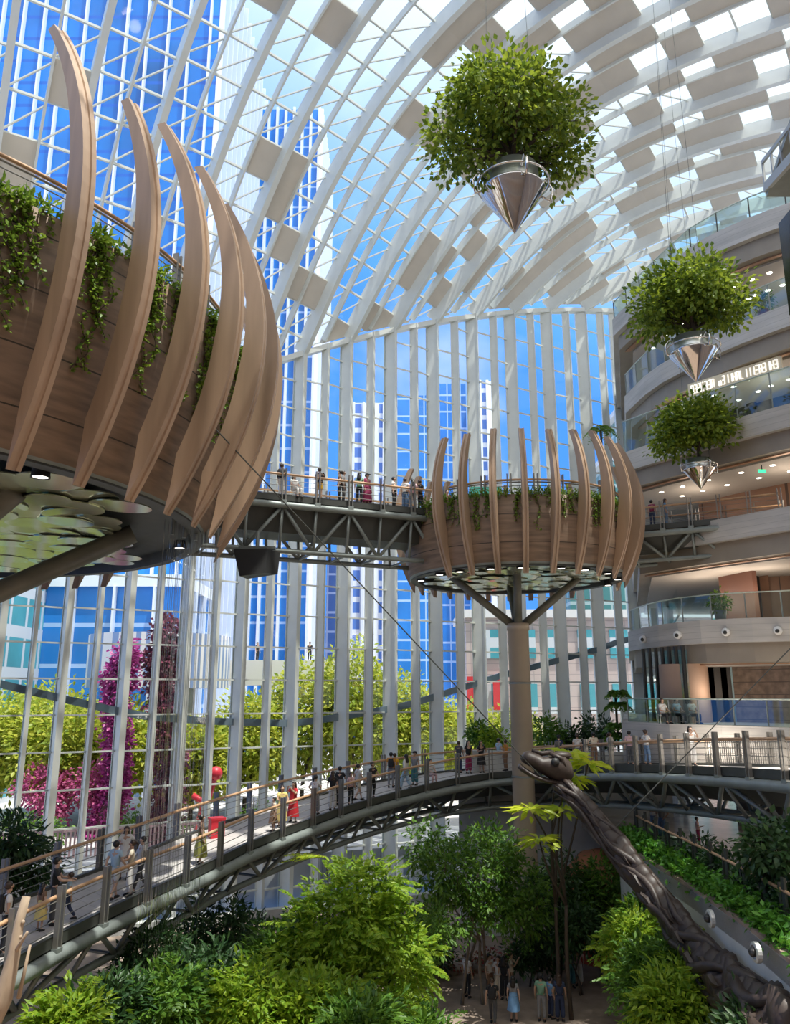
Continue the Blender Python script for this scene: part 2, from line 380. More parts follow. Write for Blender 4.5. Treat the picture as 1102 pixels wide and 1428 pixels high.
# facade: deep fins, saw-tooth panes between them
fac = structure('window_1', (0, 53, 0))
k2 = [x / 2 for x in range(2 * T0, 14)]
for i, t in enumerate(k2):
    P, f = base_pt(t), fin_dir(t); main = (t == int(t)); z1 = eave(t) + .3
    mb = MB(); D = .85 if main else .5
    q0, q1 = P + V((0, 0, z1 / 2)), P - f * D + V((0, 0, z1 / 2))
    R = Matrix.Rotation(math.atan2(f.y, f.x), 3, 'Z')
    mb.box(P - f * D / 2 + V((0, 0, z1 / 2)), (D, .2 if main else .13, z1), R)
    mb.box(P + V((0, 0, z1 / 2)), (.09, .36 if main else .22, z1), R)
    mb.box(P - f * D + V((0, 0, z1 / 2)), (.07, .30 if main else .20, z1), R)
    part('mullion', mb, M_white, fac)
    if i + 1 < len(k2):
        t2 = k2[i + 1]; P2, f2 = base_pt(t2), fin_dir(t2); z2 = eave(t2)
        A, B = P - f * .10, P2 - f2 * (.46 if main else .72)
        pn = MB(); pn.add([A, B, B + V((0, 0, z2)), A + V((0, 0, z1 - .3))], [(0, 1, 2, 3)]); part('pane', pn, M_glass, fac)
        tr = MB(); z = 1.35
        ins = (f + f2).normalized() * .07
        while z < min(z1, z2) - .5: tr.bar(A + ins + V((0, 0, z)), B + ins + V((0, 0, z)), .11, .09); z += 2.0
        tr.bar(P - f * .3 + V((0, 0, z1 - .25)), P2 - f2 * .3 + V((0, 0, z2 + .05)), .5, .35)
        part('transom', tr, M_white, fac)
# sill kerb along the foot of the facade, and the inclined tie beam that crosses the panes
kb = MB()
for a, b in zip(k2, k2[1:]): kb.bar(base_pt(a) + V((.5, -.5, .25)), base_pt(b) + V((.5, -.5, .25)), .5, .5)
struct('trim_1', kb, M_conc2)
tb = MB(); ypx = lambda x: interp(x, [-120, 0, 90, 200, 300, 415, 560, 690, 840, 880], [925, 954, 975, 999, 1006, 1009, 986, 945, 905, 890])
prev = None
for t in [x / 2 for x in range(-14, 13)]:
    P = base_pt(t) - fin_dir(t) * .55; P.z = CZ
    d = P.y * CP; px = 551 + FPX * P.x / d
    r = ray(px, ypx(px)); z = CZ + r.z * P.y / r.y; P.z = z
    if prev: tb.bar(prev, P, .12, .42)
    prev = P
struct('trim_2', tb, mat('blue_grey_steel', (.2, .27, .32), .4, .2))

# garden floor inside, plaza outside with its low retaining wall
fl = MB(); fl.prism([(-60, -12), (46, -12), (46, 64), base_pt(6.5)[:2], base_pt(-12)[:2]], -.5, 0)
struct('floor', fl, M_soil)
off = V((-.41, .91, 0)) * .9
pl = MB(); a, b = base_pt(-14) + off, base_pt(14) + off
pl.prism([a[:2], b[:2], (200, 300), (-200, 300), (-200, 20)], 0.0, 3.0)
struct('plaza_ground', pl, lines_mat('plaza_paving', (.62, .58, .56), (.42, .39, .38), 2.5, None, .12, .1, .8, .18, .25))

wb = MB(); wb.box((3, -10, 17), (92, 1, 34))
for z in (6, 11, 16, 21, 26, 31): wb.box((3, -9.2, z), (92, 1.2, 1.1))
struct('wall_back', wb, mat('beige_plaster', (.5, .40, .31), .8, 0, .1, .5))
wb = MB(); wb.box((36, 9, 17), (20, 37, 34))
for z in (6, 11, 16, 21, 26, 31): wb.box((25.7, 9, z), (1.4, 37, 1.1))
struct('wall_side', wb, mat('beige_plaster', (.5, .40, .31), .8, 0, .1, .5))
# ---------------------------------------------------------------- outside the glass
def tower(name, label, x0, x1, y, dep, h, m, group=None, fins=None, finmat=None, cap=None, z0=3):
    t = thing(name, label, 'building', ((x0 + x1) / 2, y, z0), group)
    mb = MB(); mb.box(((x0 + x1) / 2, y + dep / 2, z0 + h / 2), (x1 - x0, dep, h)); part('tower_wall', mb, m, t)
    if fins:
        f = MB(); x = x0
        while x <= x1 + .01: f.box((x, y - .35, z0 + h / 2), (fins[1], .7, h)); x += fins[0]
        yy = y
        while yy < y + dep: f.box((x1 + .35, yy, z0 + h / 2), (.7, fins[1], h)); yy += fins[0]
        part('facade_fin', f, finmat, t)
    if cap: c = MB(); c.box(((x0 + x1) / 2, y + dep / 2, z0 + h + cap / 2), (x1 - x0 + 1, dep + 1, cap)); part('roof_cap', c, finmat or m, t)
    return t
B_glass = lines_mat('blue_curtain_wall', (.02, .26, .80), (.015, .14, .55), None, 3.6, 0, .5, .25, .55, .05, spec=.5)
B_glass2 = lines_mat('deep_blue_curtain_wall', (.03, .25, .74), (.42, .6, .92), 3.0, 4.0, .25, .4, .25, .3, .1)
B_glass3 = lines_mat('navy_curtain_wall', (.03, .08, .28), (.22, .28, .5), 2.4, 3.4, .3, .4, .3)
B_pale = lines_mat('pale_grid_tower', (.10, .22, .6), (.75, .78, .85), 2.6, 3.2, 1.1, 1.1, .4)
B_teal = lines_mat('teal_office_glass', (.10, .42, .5), (.66, .70, .74), 3.2, 3.8, .45, 1.1, .3, .3, .2)
B_fin = mat('white_fin', (.82, .86, .92), .5)
B_green = lines_mat('green_stepped_glass', (.07, .25, .24), (.45, .58, .55), 2.2, 3.6, .3, .5, .3)
B_pink = lines_mat('pink_stone', (.58, .47, .44), (.4, .33, .32), 3.5, 1.2, .08, .08, .7)
B_white = mat('white_render', (.80, .78, .76), .7)
tower('glass_tower', 'huge blue glass tower with thin white fins, seen through the roof at upper left', -72, -24.5, 92, 40, 118, B_glass, None, (2.9, .24), B_fin)
tower('glass_tower', 'pale blue finned tower standing right of the big blue tower', -24, -13.5, 122, 24, 112, B_glass2, None, (1.5, .42), B_fin)
tower('office_block', 'low blue glass block behind the water curtain', -36, -21.5, 79, 12, 20, B_glass2, None, (4, .2), B_fin, 1.2)
tower('office_block', 'teal windowed office block at the far left behind the trees', -52, -35, 66, 14, 21.5, B_teal, None, None, None, None)
tower('residential_tower', 'slim navy tower beside the pale grid tower', -12.2, -8.9, 140, 14, 34, B_glass3)
tower('residential_tower', 'white gridded slim tower with dark windows left of the round pod', -8.6, -2.2, 156, 12, 69, B_pale, None, (2.1, .5), B_fin)
tower('residential_tower', 'deep blue tower with white ledges behind the nearest pod fins', .4, 8.0, 162, 14, 73, B_glass2)
tower('residential_tower', 'tallest deep blue tower behind the round pod', 9.4, 16.2, 170, 14, 79, B_glass2)
tower('residential_tower', 'white and blue striped tower right of the deep blue pair', 17.4, 22.0, 166, 12, 78, B_pale, None, (1.6, .6), B_fin)
st = thing('stepped_building', 'green glass building with planted steps behind the right end of the facade', 'building', (30, 118, 3))
for i in range(6):
    m_ = MB(); m_.box((36 + i * 2.3, 122, 3 + 4.5 + i * 9), (34 - i * 2.4, 10, 9.0)); part('terrace_floor', m_, B_green, st)
    m_ = MB(); m_.box((36 + i * 2.3 - .5, 121.8, 3 + 9 + i * 9), (35 - i * 2.4, 11.5, .8)); part('terrace_edge', m_, B_white, st)
pk = thing('stone_building', 'pale pink stone building with red signs beyond the glass', 'building', (20, 88, 3))
m_ = MB(); m_.box((22, 96, 3 + 9), (28, 12, 18)); part('stone_wall', m_, B_pink, pk)
for k in range(3):
    for j in range(7): m_ = MB(); m_.box((11 + j * 3.6, 89.9, 6 + k * 6), (2.4, .3, 3.2)); part('window', m_, B_teal, pk); m_ = MB()
for k, x in enumerate((8.7, 11.6)):
    m_ = MB(); m_.box((x, 89.3, 12.6), (1.5, .35, 3.6)); part('red_sign', m_, mat('sign_red', (.7, .04, .05), .5), pk)
m_ = MB(); m_.box((22, 96, 21.4), (29, 13, .9)); part('roof_cap', m_, B_white, pk)
tr_ = thing('pavilion', 'striped white rooftop pavilion behind the flowering column', 'building', (-22, 72, 3))
m_ = MB(); m_.lathe([(0, 13), (6, 13), (6, 17.4), (0, 17.4)], (-20.5, 70, 0), 32); part('drum_wall', m_, lines_mat('white_louvre_drum', (.25, .35, .6), (.85, .82, .84), .8, None, .42, .1, .5), tr_)
br_ = thing('footbridge', 'white outdoor footbridge crossing behind the yellow green trees', 'footbridge', (-6, 74, 3))
m_ = MB(); m_.box((-12, 75, 14.4), (17, 4, 2.2)); part('bridge_deck', m_, B_white, br_)
for x in (-19, -12, -5): m_ = MB(); m_.box((x, 75, 8.2), (.8, .8, 10.4)); part('bridge_pier', m_, B_white, br_)
fs = thing('picket_fence', 'pinkish slatted fence along the plaza behind the lower walkway', 'fence', (-20, 52, 3))
m_ = MB(); fa, fb = base_pt(-8.5) + V((-2.5, 4.5, 3)), base_pt(-2) + V((-2.5, 4.5, 3)); n = 90
for i in range(n): p = fa.lerp(fb, i / n); m_.box(p + V((0, 0, .8)), (.09, .09, 1.6))
m_.bar(fa + V((0, 0, 1.5)), fb + V((0, 0, 1.5)), .08, .1)
part('fence_slat', m_, mat('pink_fence', (.66, .42, .42), .6), fs)
# plaza trees and hedges
otr = [(-31, 62, 10, 3.4, 'cut by the left edge of the photo'), (-28.5, 67, 10.5, 3.4, 'in front of the teal office block'), (-25, 61, 9.6, 3.4, 'just left of the magenta flowering column'), (-21.5, 64, 9, 3.0, 'behind the magenta flowering column'), (-15.4, 63, 7.4, 2.2, 'small, right of the dark red flowering column'), (-12.0, 67, 9.6, 2.8, 'behind the red sculpture'), (-7.8, 70, 12.6, 3.4, 'under the right end of the white footbridge'), (-3.4, 69, 14, 3.2, 'tallest, behind the middle of the facade'), (.2, 72, 11.6, 2.8, 'just right of the tallest plaza tree'), (3.4, 78, 9.2, 2.8, 'low, between two parasols'), (7.0, 82, 8.6, 2.6, 'at the left corner of the pink stone building'), (12.0, 84, 8, 2.4, 'in front of the pink stone building behind the column')]
for i, (x, y, h, r, lab) in enumerate(otr):
    tree('plaza_tree', 'sunlit yellow green plaza tree ' + lab, 'tree', (x, y, 3),
         [((x, y, 3 + h * .62), (r, r, h * .38)), ((x - r * .5, y + .6, 3 + h * .5), (r * .7, r * .7, h * .28)), ((x + r * .55, y - .4, 3 + h * .55), (r * .65, r * .65, h * .3))],
         L_out, 430, 12, .8, .5, .3, .2, None, 40 + i, 'trees on the plaza')
for i, (x, y, sx) in enumerate([(-24, 54.5, 2.6), (-16.5, 56.5, 2.2), (-9, 60, 2.4)]):
    h = thing('hedge', ['clipped hedge at the far left behind the picket fence', 'clipped hedge between the two flowering columns', 'clipped hedge right of the red sculpture on the plaza'][i], 'hedge', (x, y, 3), 'plaza hedges')
    lv = Leaves(70 + i); lv.crown([((x, y, 3.7), (sx, 1.2, .9))], 130, 9, .5, .3, .14); fol(lv, 'foliage', L_mid, h)
for i, (x, y, top, r) in enumerate([(-19.0, 57.5, 15.2, .9), (-15.6, 55.5, 16.6, 1.0)]):
    c = thing('flower_column', ['magenta flowering column twisting up outside the glass', 'dark red flowering column behind the water curtain'][i], 'flower column', (x, y, 3))
    mb = MB(); pts = [V((x + sin(k * .7) * .5 + (1.0 if i == 0 else 0) * (1 - k / 8) * -1.2, y, 3 + (top - 3) * k / 8)) for k in range(9)]
    mb.tube(pts, [.9 * r, .8 * r, .65 * r, .55 * r, .5 * r, .5 * r, .55 * r, .6 * r, .3 * r], 10); part('core', mb, mat('dark_stem_core', (.12, .05, .06), .8), c, True)
    lv = Leaves(80 + i); lv.crown([(p, (r * (1.15 if k in (0, 7) else .8), r, 1.0)) for k, p in enumerate(pts)], 700, 9, .4, .34, .26, .75)
    fol(lv, 'blossom', L_purple if i == 0 else leaf_mat('dark_red_blossom', (.1, .03, .05), (.3, .08, .12), .2), c)
cr_ = thing('plaza_sculpture', 'red and white sculpture on the plaza beyond the glass', 'sculpture', (-13.4, 60, 3))
mb = MB(); mb.tube([V((-13.9, 60, 3)), V((-13.6, 60, 5.0)), V((-13.1, 60, 6.6))], [.5, .35, .25], 8); mb.ball((-13.0, 60, 6.9), .5); mb.tube([V((-13.6, 60, 4.8)), V((-14.6, 60, 5.4))], .22, 8)
part('figure_body', mb, mat('sculpture_red', (.6, .03, .05), .4), cr_, True)
for i, (x, y) in enumerate([(-10.5, 62), (-6.0, 66), (-1, 66), (3.5, 68)]):
    u = thing('parasol', '%s pale parasol on the plaza outside' % ['leftmost', 'second', 'third', 'rightmost'][i], 'parasol', (x, y, 3), 'plaza parasols')
    mb = MB(); mb.lathe([(0, 6.0), (1.7, 5.3), (1.7, 5.2), (0, 5.8)], (x, y, 0), 12); part('canopy', mb, B_white, u)
    mb = MB(); mb.tube([(x, y, 3), (x, y, 5.9)], .05, 6); part('pole', mb, M_post, u)

for i, (x, y) in enumerate([(-24.6, 58), (-20.9, 58)]):
    tree('bougainvillea', ['pink flowering bush left of the magenta column near the far left', 'pink flowering bush close to the magenta column'][i], 'bush', (x, y, 3), [((x, y, 6.2), (1.7, 1.2, 1.3)), ((x + .9, y, 5.2), (1.2, 1, 1.1))], L_pink, 200, 10, .5, .3, .2, .08, None, 240 + i, 'pink bushes', 2)
# ---------------------------------------------------------------- the two timber pods
def make_pod(name, label, cx, cy, drum, Rz, zb, zt, depth, thick, az0, daz, n, skip, disc, rail_r, rail_z, deck_z, discs, seed, lamps, rails, tops=None):
    rng = random.Random(seed); C = V((cx, cy, 0)); z0 = drum[0][1]
    t = thing(name, label, 'pod', (cx, cy, z0))
    mb = MB(); mb.lathe(drum + [(drum[-1][0] - .5, drum[-1][1]), (drum[-1][0] - .5, drum[-1][1] - .5)], (cx, cy, 0), 128); part('drum_wall', mb, M_drum, t, True)
    mb = MB(); zz = z0 + .1; r0 = drum[0][0]
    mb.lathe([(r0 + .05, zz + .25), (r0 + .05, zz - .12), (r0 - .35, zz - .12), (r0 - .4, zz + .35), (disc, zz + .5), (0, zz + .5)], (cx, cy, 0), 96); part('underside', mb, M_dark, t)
    mb = MB(); mb.lathe([(r0 + .12, zz + .22), (r0 + .12, zz - .06), (r0 - .1, zz - .06)], (cx, cy, 0), 96); part('edge_trim', mb, M_steel, t, True)
    mb = MB(); mb.lathe([(drum[-1][0] - .2, deck_z - .15), (0, deck_z - .15)], (cx, cy, 0), 64); mb.lathe([(drum[-1][0] - .2, deck_z), (0, deck_z)], (cx, cy, 0), 64); part('deck', mb, M_deck, t)
    mb = MB(); mb.lathe([(drum[-1][0] - .05, drum[-1][1] - .08), (drum[-1][0] - .9, drum[-1][1] - .08)], (cx, cy, 0), 64); part('planting_bed', mb, M_soil, t)
    for i in range(n):
        if i in skip: continue
        az = az0 + daz * i; e = V((cos(az), sin(az), 0)); q = V((-sin(az), cos(az), 0)); mb = MB(); rings = []
        zt_ = zt + (tops or {}).get(i, rng.uniform(-.25, .1)); k = 26
        for j in range(k + 1):
            u = j / k; z = lerp(zb, zt_, u); R = Rz(z)
            d = depth * (min(1, u / .16 + .03) if u < .16 else (1 if u < .45 else lerp(1, .42, (u - .45) / .55)))
            prof = [(-.5, -d), (-.5, 0), (-.17, 0), (-.13, -.05), (.13, -.05), (.17, 0), (.5, 0), (.5, -d)]
            rings.append([C + e * (R + b) + q * (a * thick) + V((0, 0, z)) for a, b in prof])
        mb.loft(rings); part('timber_fin', mb, M_rib, t)
    for i in range(n):
        if i in skip: continue
        az = az0 + daz * (i + .5); e = V((cos(az), sin(az), 0)); q = V((-sin(az), cos(az), 0)); p = C + e * rail_r; mb = MB()
        for s in (-.09, .09):
            R = Matrix.Rotation(az, 3, 'Z'); mb.box(p + q * s + V((0, 0, (deck_z + rail_z) / 2 + .15)), (.16, .05, rail_z - deck_z + .3), R)
        part('railing_post', mb, M_post, t)
    a0, a1 = az0 + daz * rails[0], az0 + daz * rails[1]
    arc = [C + V((cos(lerp(a0, a1, u / 90)), sin(lerp(a0, a1, u / 90)), 0)) * (rail_r + .02) for u in range(91)]
    mb = MB(); mb.tube([p + V((0, 0, rail_z)) for p in arc], .055, 6); part('handrail', mb, M_rail, t, True)
    mb = MB()
    for dz in (.30, .62): mb.tube([p + V((0, 0, rail_z - dz)) for p in arc], .018, 5)
    mb.tube([p + V((0, 0, rail_z - .12)) for p in arc], .035, 5); part('rail_wire', mb, M_post, t, True)
    rest = MB()
    for i, (x, y, r) in enumerate(discs):
        mb = MB() if i < 99 else rest; zz2 = zz - .02 + rng.uniform(-.10, .06); tx, ty = rng.uniform(-.055, .055), rng.uniform(-.03, .03)
        top = [V((x + r * cos(2 * pi * k / 28), y + r * sin(2 * pi * k / 28), 0)) for k in range(28)]
        top = [V((p.x, p.y, zz2 + (p.x - x) * tx + (p.y - y) * ty)) for p in top]
        mb.loft([[p + V((0, 0, .03)) for p in top], top])
        if i < 99: part('mirror_disc', mb, M_mirror, t)
    if rest.v: part('small_mirror_disc', rest, M_mirror, t, False, None, 'stuff')
    for az, r in lamps:
        mb = MB(); p = C + V((cos(az), sin(az), 0)) * r + V((0, 0, zz - .22)); mb.lathe([(.0, .3), (.2, .3), (.24, 0), (.2, 0)], p, 20, 0); q_ = part('downlight', mb, M_black, t)
        mb = MB(); mb.lathe([(.2, .03), (0, .03)], p, 20); part('lamp_lens', mb, M_lamp, q_)
    return t
def vine(label, group, C, az, r, ztop, rng, n=5, lmin=.8, lmax=3.2, spread=.5, prof=None, leaf=.15):
    p0 = C + V((cos(az), sin(az), 0)) * r + V((0, 0, ztop)); t = thing('trailing_vine', label, 'vine', p0, group)
    lv = Leaves(rng.randint(0, 10 ** 6)); mb = MB()
    for k in range(n):
        a = az + rng.uniform(-spread, spread) / r; L = rng.uniform(lmin, lmax); m = int(L / .11) + 2; pts = []
        for j in range(m):
            u = j / (m - 1); z = ztop + .12 * (1 - u) - L * u; rr_ = (prof(z) if prof else r) + .07 + .03 * sin(j * .9 + k)
            aa = a + .012 * sin(j * .55 + k * 2) / 1; pts.append(C + V((cos(aa) * rr_, sin(aa) * rr_, z)))
        pts[0] -= V((cos(a), sin(a), 0)) * .3
        mb.tube(pts, .012, 4); P = np.array(pts); P = np.repeat(P, 3, 0)
        e = np.array((cos(a), sin(a), -.5)); lv.add(P + lv.r.normal(size=P.shape) * .045, lv.r.normal(size=P.shape) * .8 + e, leaf, leaf * .75)
    P = np.array([tuple(C + V((cos(az + (q_ - .5) * 2 * spread / r) * (r - .1), sin(az + (q_ - .5) * 2 * spread / r) * (r - .1), ztop + .05))) for q_ in np.linspace(0, 1, 60)])
    P = np.repeat(P, 3, 0); lv.add(P + lv.r.normal(size=P.shape) * .12, lv.r.normal(size=P.shape) * .6 + np.array((cos(az) * .5, sin(az) * .5, .5)), leaf * 1.9, leaf * .6)
    fol(lv, 'foliage', L_vine, t); part('stem', mb, M_bark, t)
    return t
LC = V((-18.85, 24.68, 0))
def LR(z):
    s = (z - CZ - 9) / 5; return 14.739 + 1.039 * s - 1.388 * s * s - .067 * s ** 3
ldrum = [(12.3, CZ + 5.35), (12.62, CZ + 5.65), (13.0, CZ + 6.8), (13.38, CZ + 8.0), (13.62, CZ + 9.2), (13.77, CZ + 10.82)]
rng = random.Random(5); dl = []
for i in range(-12, 13):
    for j in range(-14, 15):
        x = (i + (j % 2) * .5) * 1.18 + rng.uniform(-.2, .2); y = j * 1.0 + rng.uniform(-.2, .2); r = math.hypot(x, y); az = math.atan2(y, x)
        qx = 551 + FPX * (LC.x + x) / ((LC.y + y) * CP + 5.4 * SP)
        if r < 11.0 and qx > -45 and not (abs(az - .3) < .42 and r > 9.4): dl.append((LC.x + x, LC.y + y, rng.uniform(.66, .92)))
dl.sort(key=lambda d: d[1] - .3 * d[0])
pod_l = make_pod('timber_pod', 'huge timber pod with bowed fins and trailing vines at upper left', LC.x, LC.y, ldrum, LR, CZ + 4.85, CZ + 16.05, .68, .34,
         radians(-36.9 - 7.36 * 4), radians(7.347), 49, set(range(13, 18)) | {3}, 11.0, 13.3, CZ + 12.0, CZ + 10.0, dl, 3,
         [(radians(a), 11.6) for a in (-48, -30, 20)], (18, 62), {4: .65, 5: -.75, 6: -.1, 7: -.35, 8: -.5, 9: -.6, 10: -.7})
lprof = lambda z: interp(z, [p[1] for p in ldrum], [p[0] for p in ldrum])
rng = random.Random(8)
wd = ['', 'leftmost', 'second from the left', 'third from the left', 'fourth from the left', 'fifth from the left', 'sixth from the left', 'second from the right', 'rightmost']
for i in range(1, 9):
    az = radians(-36.9 + 7.36 * (i - 1.5)); big = i in (1, 2, 3, 4, 5)
    vine('green vine over the rim of the huge left pod, %s' % wd[i], 'vines over the left pod', LC, az, 13.77, CZ + 10.82, rng, 12 if big else 9, .6, [2.4, 3.2, 3.6, 3.4, 3.0, 3.2, 3.4, 2.6, 2.0][i], .68, lprof, .14)
RCx, RCy = 6.35, 41.0
def RR(z):
    s = (z - CZ - 8.4) / 2.8; return 6.62 + .34 * s - .62 * s * s - .03 * s ** 3
rdrum = [(5.45, CZ + 5.75), (5.62, CZ + 5.95), (5.8, CZ + 6.9), (5.85, CZ + 7.9), (5.78, CZ + 9.0)]
rng = random.Random(6); dl = []
for i in range(-7, 8):
    for j in range(-7, 8):
        x = (i + (j % 2) * .5) * .94 + rng.uniform(-.1, .1); y = j * .8 + rng.uniform(-.1, .1)
        if math.hypot(x, y) < 4.4: dl.append((RCx + x, RCy + y, rng.uniform(.46, .6)))
pod_r = make_pod('timber_pod', 'round timber pod on a tall column in the middle of the hall', RCx, RCy, rdrum, RR, CZ + 5.35, CZ + 12.35, .62, .26,
         radians(-93.5 - 13 * 5), radians(12.857), 28, {0, 1, 26, 27, 14, 15}, 5.0, 5.5, CZ + 9.75, CZ + 8.6, dl, 4,
         [(radians(a), 5.1) for a in (-130, -112, -96, -75, -60, -40, -15, 10, 190, 215)], (2, 26))
rng = random.Random(9); C2 = V((RCx, RCy, 0)); rprof = lambda z: interp(z, [p[1] for p in rdrum], [p[0] for p in rdrum])
for i in range(10):
    az = radians(-93.5 + 12.857 * (i - 4.0))
    vine('short vine over the rim of the round column pod, %s' % (['leftmost', 'second from the left', 'third from the left', 'fourth from the left', 'fifth from the left', 'fifth from the right', 'fourth from the right', 'third from the right', 'second from the right', 'rightmost'][i]), 'vines over the round pod', C2, az, 5.78, CZ + 9.0, rng, 7, .3, 1.7 if i % 3 else 1.0, .55, rprof, .12)
# column under the round pod
t = thing('pod_column', 'tall bronze painted column with branching arms carrying the round pod', 'column', (RCx, RCy, 0))
zc = CZ + 3.55
mb = MB(); mb.lathe([(.56, 0), (.53, zc - .35), (.58, zc - .35), (.58, zc), (0, zc)], (RCx, RCy, 0), 40); part('shaft', mb, M_column, t, True)
mb = MB()
for z in (4, 8.5, 13): mb.lathe([(.575, z), (.575, z + .08)], (RCx, RCy, 0), 40)
part('joint_ring', mb, M_steel, t, True)
for az, rr_ in ((-97, 1.9), (-4, 3.3), (88, 3.3), (184, 3.4)):
    mb = MB(); a = radians(az); p = V((RCx + cos(a) * .25, RCy + sin(a) * .25, zc - .1)); q = V((RCx + cos(a) * rr_, RCy + sin(a) * rr_, CZ + 5.95)); mb.tube([p, q], [.22, .19], 12); part('arm', mb, M_olive, t, True)
# props under the left pod
t = thing('pod_column', 'dark olive inclined props under the huge left pod', 'column', (LC.x, LC.y, 0))
zj = CZ + .6
mb = MB(); mb.lathe([(.9, 0), (.85, zj), (0, zj)], (LC.x, LC.y, 0), 36); part('shaft', mb, M_column, t, True)
for px, py in ((186, 744), (22, 684), (-60, 800)):
    q = at_z(px, py, CZ + 5.5); p = V((LC.x, LC.y, zj - .2)) + (V((q.x, q.y, 0)) - LC).normalized() * .4; mb = MB(); mb.tube([p, q], [.40, .34], 16); part('prop', mb, M_olive, t, True)
# water curtain falling from the right end of the left pod
mb = MB(); rng = random.Random(12)
for i in range(54):
    u = rng.random(); x, y = -7.3 + 1.0 * u + rng.uniform(-.22, .22), 25.2 + 2.2 * u + rng.uniform(-.5, .5); r = rng.uniform(.005, .0105)
    mb.tube([(x, y, CZ + 5.5), (x + rng.uniform(-.03, .03), y, CZ - 2), (x + rng.uniform(-.08, .08), y, 0.1)], r, 4)
single('water_curtain', mb, M_water, 'thin strands of water falling from the left pod', 'water curtain', None, 'stuff')
t = thing('water_nozzle_frame', 'small pipe nozzles under the right end of the left pod', 'nozzle', (-6.8, 26.3, CZ + 5.3))
for i in range(5):
    mb = MB(); mb.tube([(-7.3 + i * .25, 25.4 + i * .5, CZ + 5.7), (-7.3 + i * .25, 25.4 + i * .5, CZ + 5.1)], .07, 8); part('nozzle', mb, M_steel, t)
# green kiosk and seating on the round pod's deck
t = thing('kiosk', 'small green booth on the deck of the round pod', 'kiosk', (RCx - 1.3, RCy + 2.6, CZ + 8.6))
mb = MB(); mb.box((RCx - 1.3, RCy + 2.6, CZ + 9.6), (1.5, 1.2, 2.0)); part('cabin', mb, mat('kiosk_timber', (.3, .2, .13), .6), t)
mb = MB(); mb.box((RCx - 1.3, RCy + 2.0, CZ + 10.75), (1.7, 1.4, .9)); part('fascia_box', mb, mat('kiosk_green', (.05, .33, .24), .5), t)
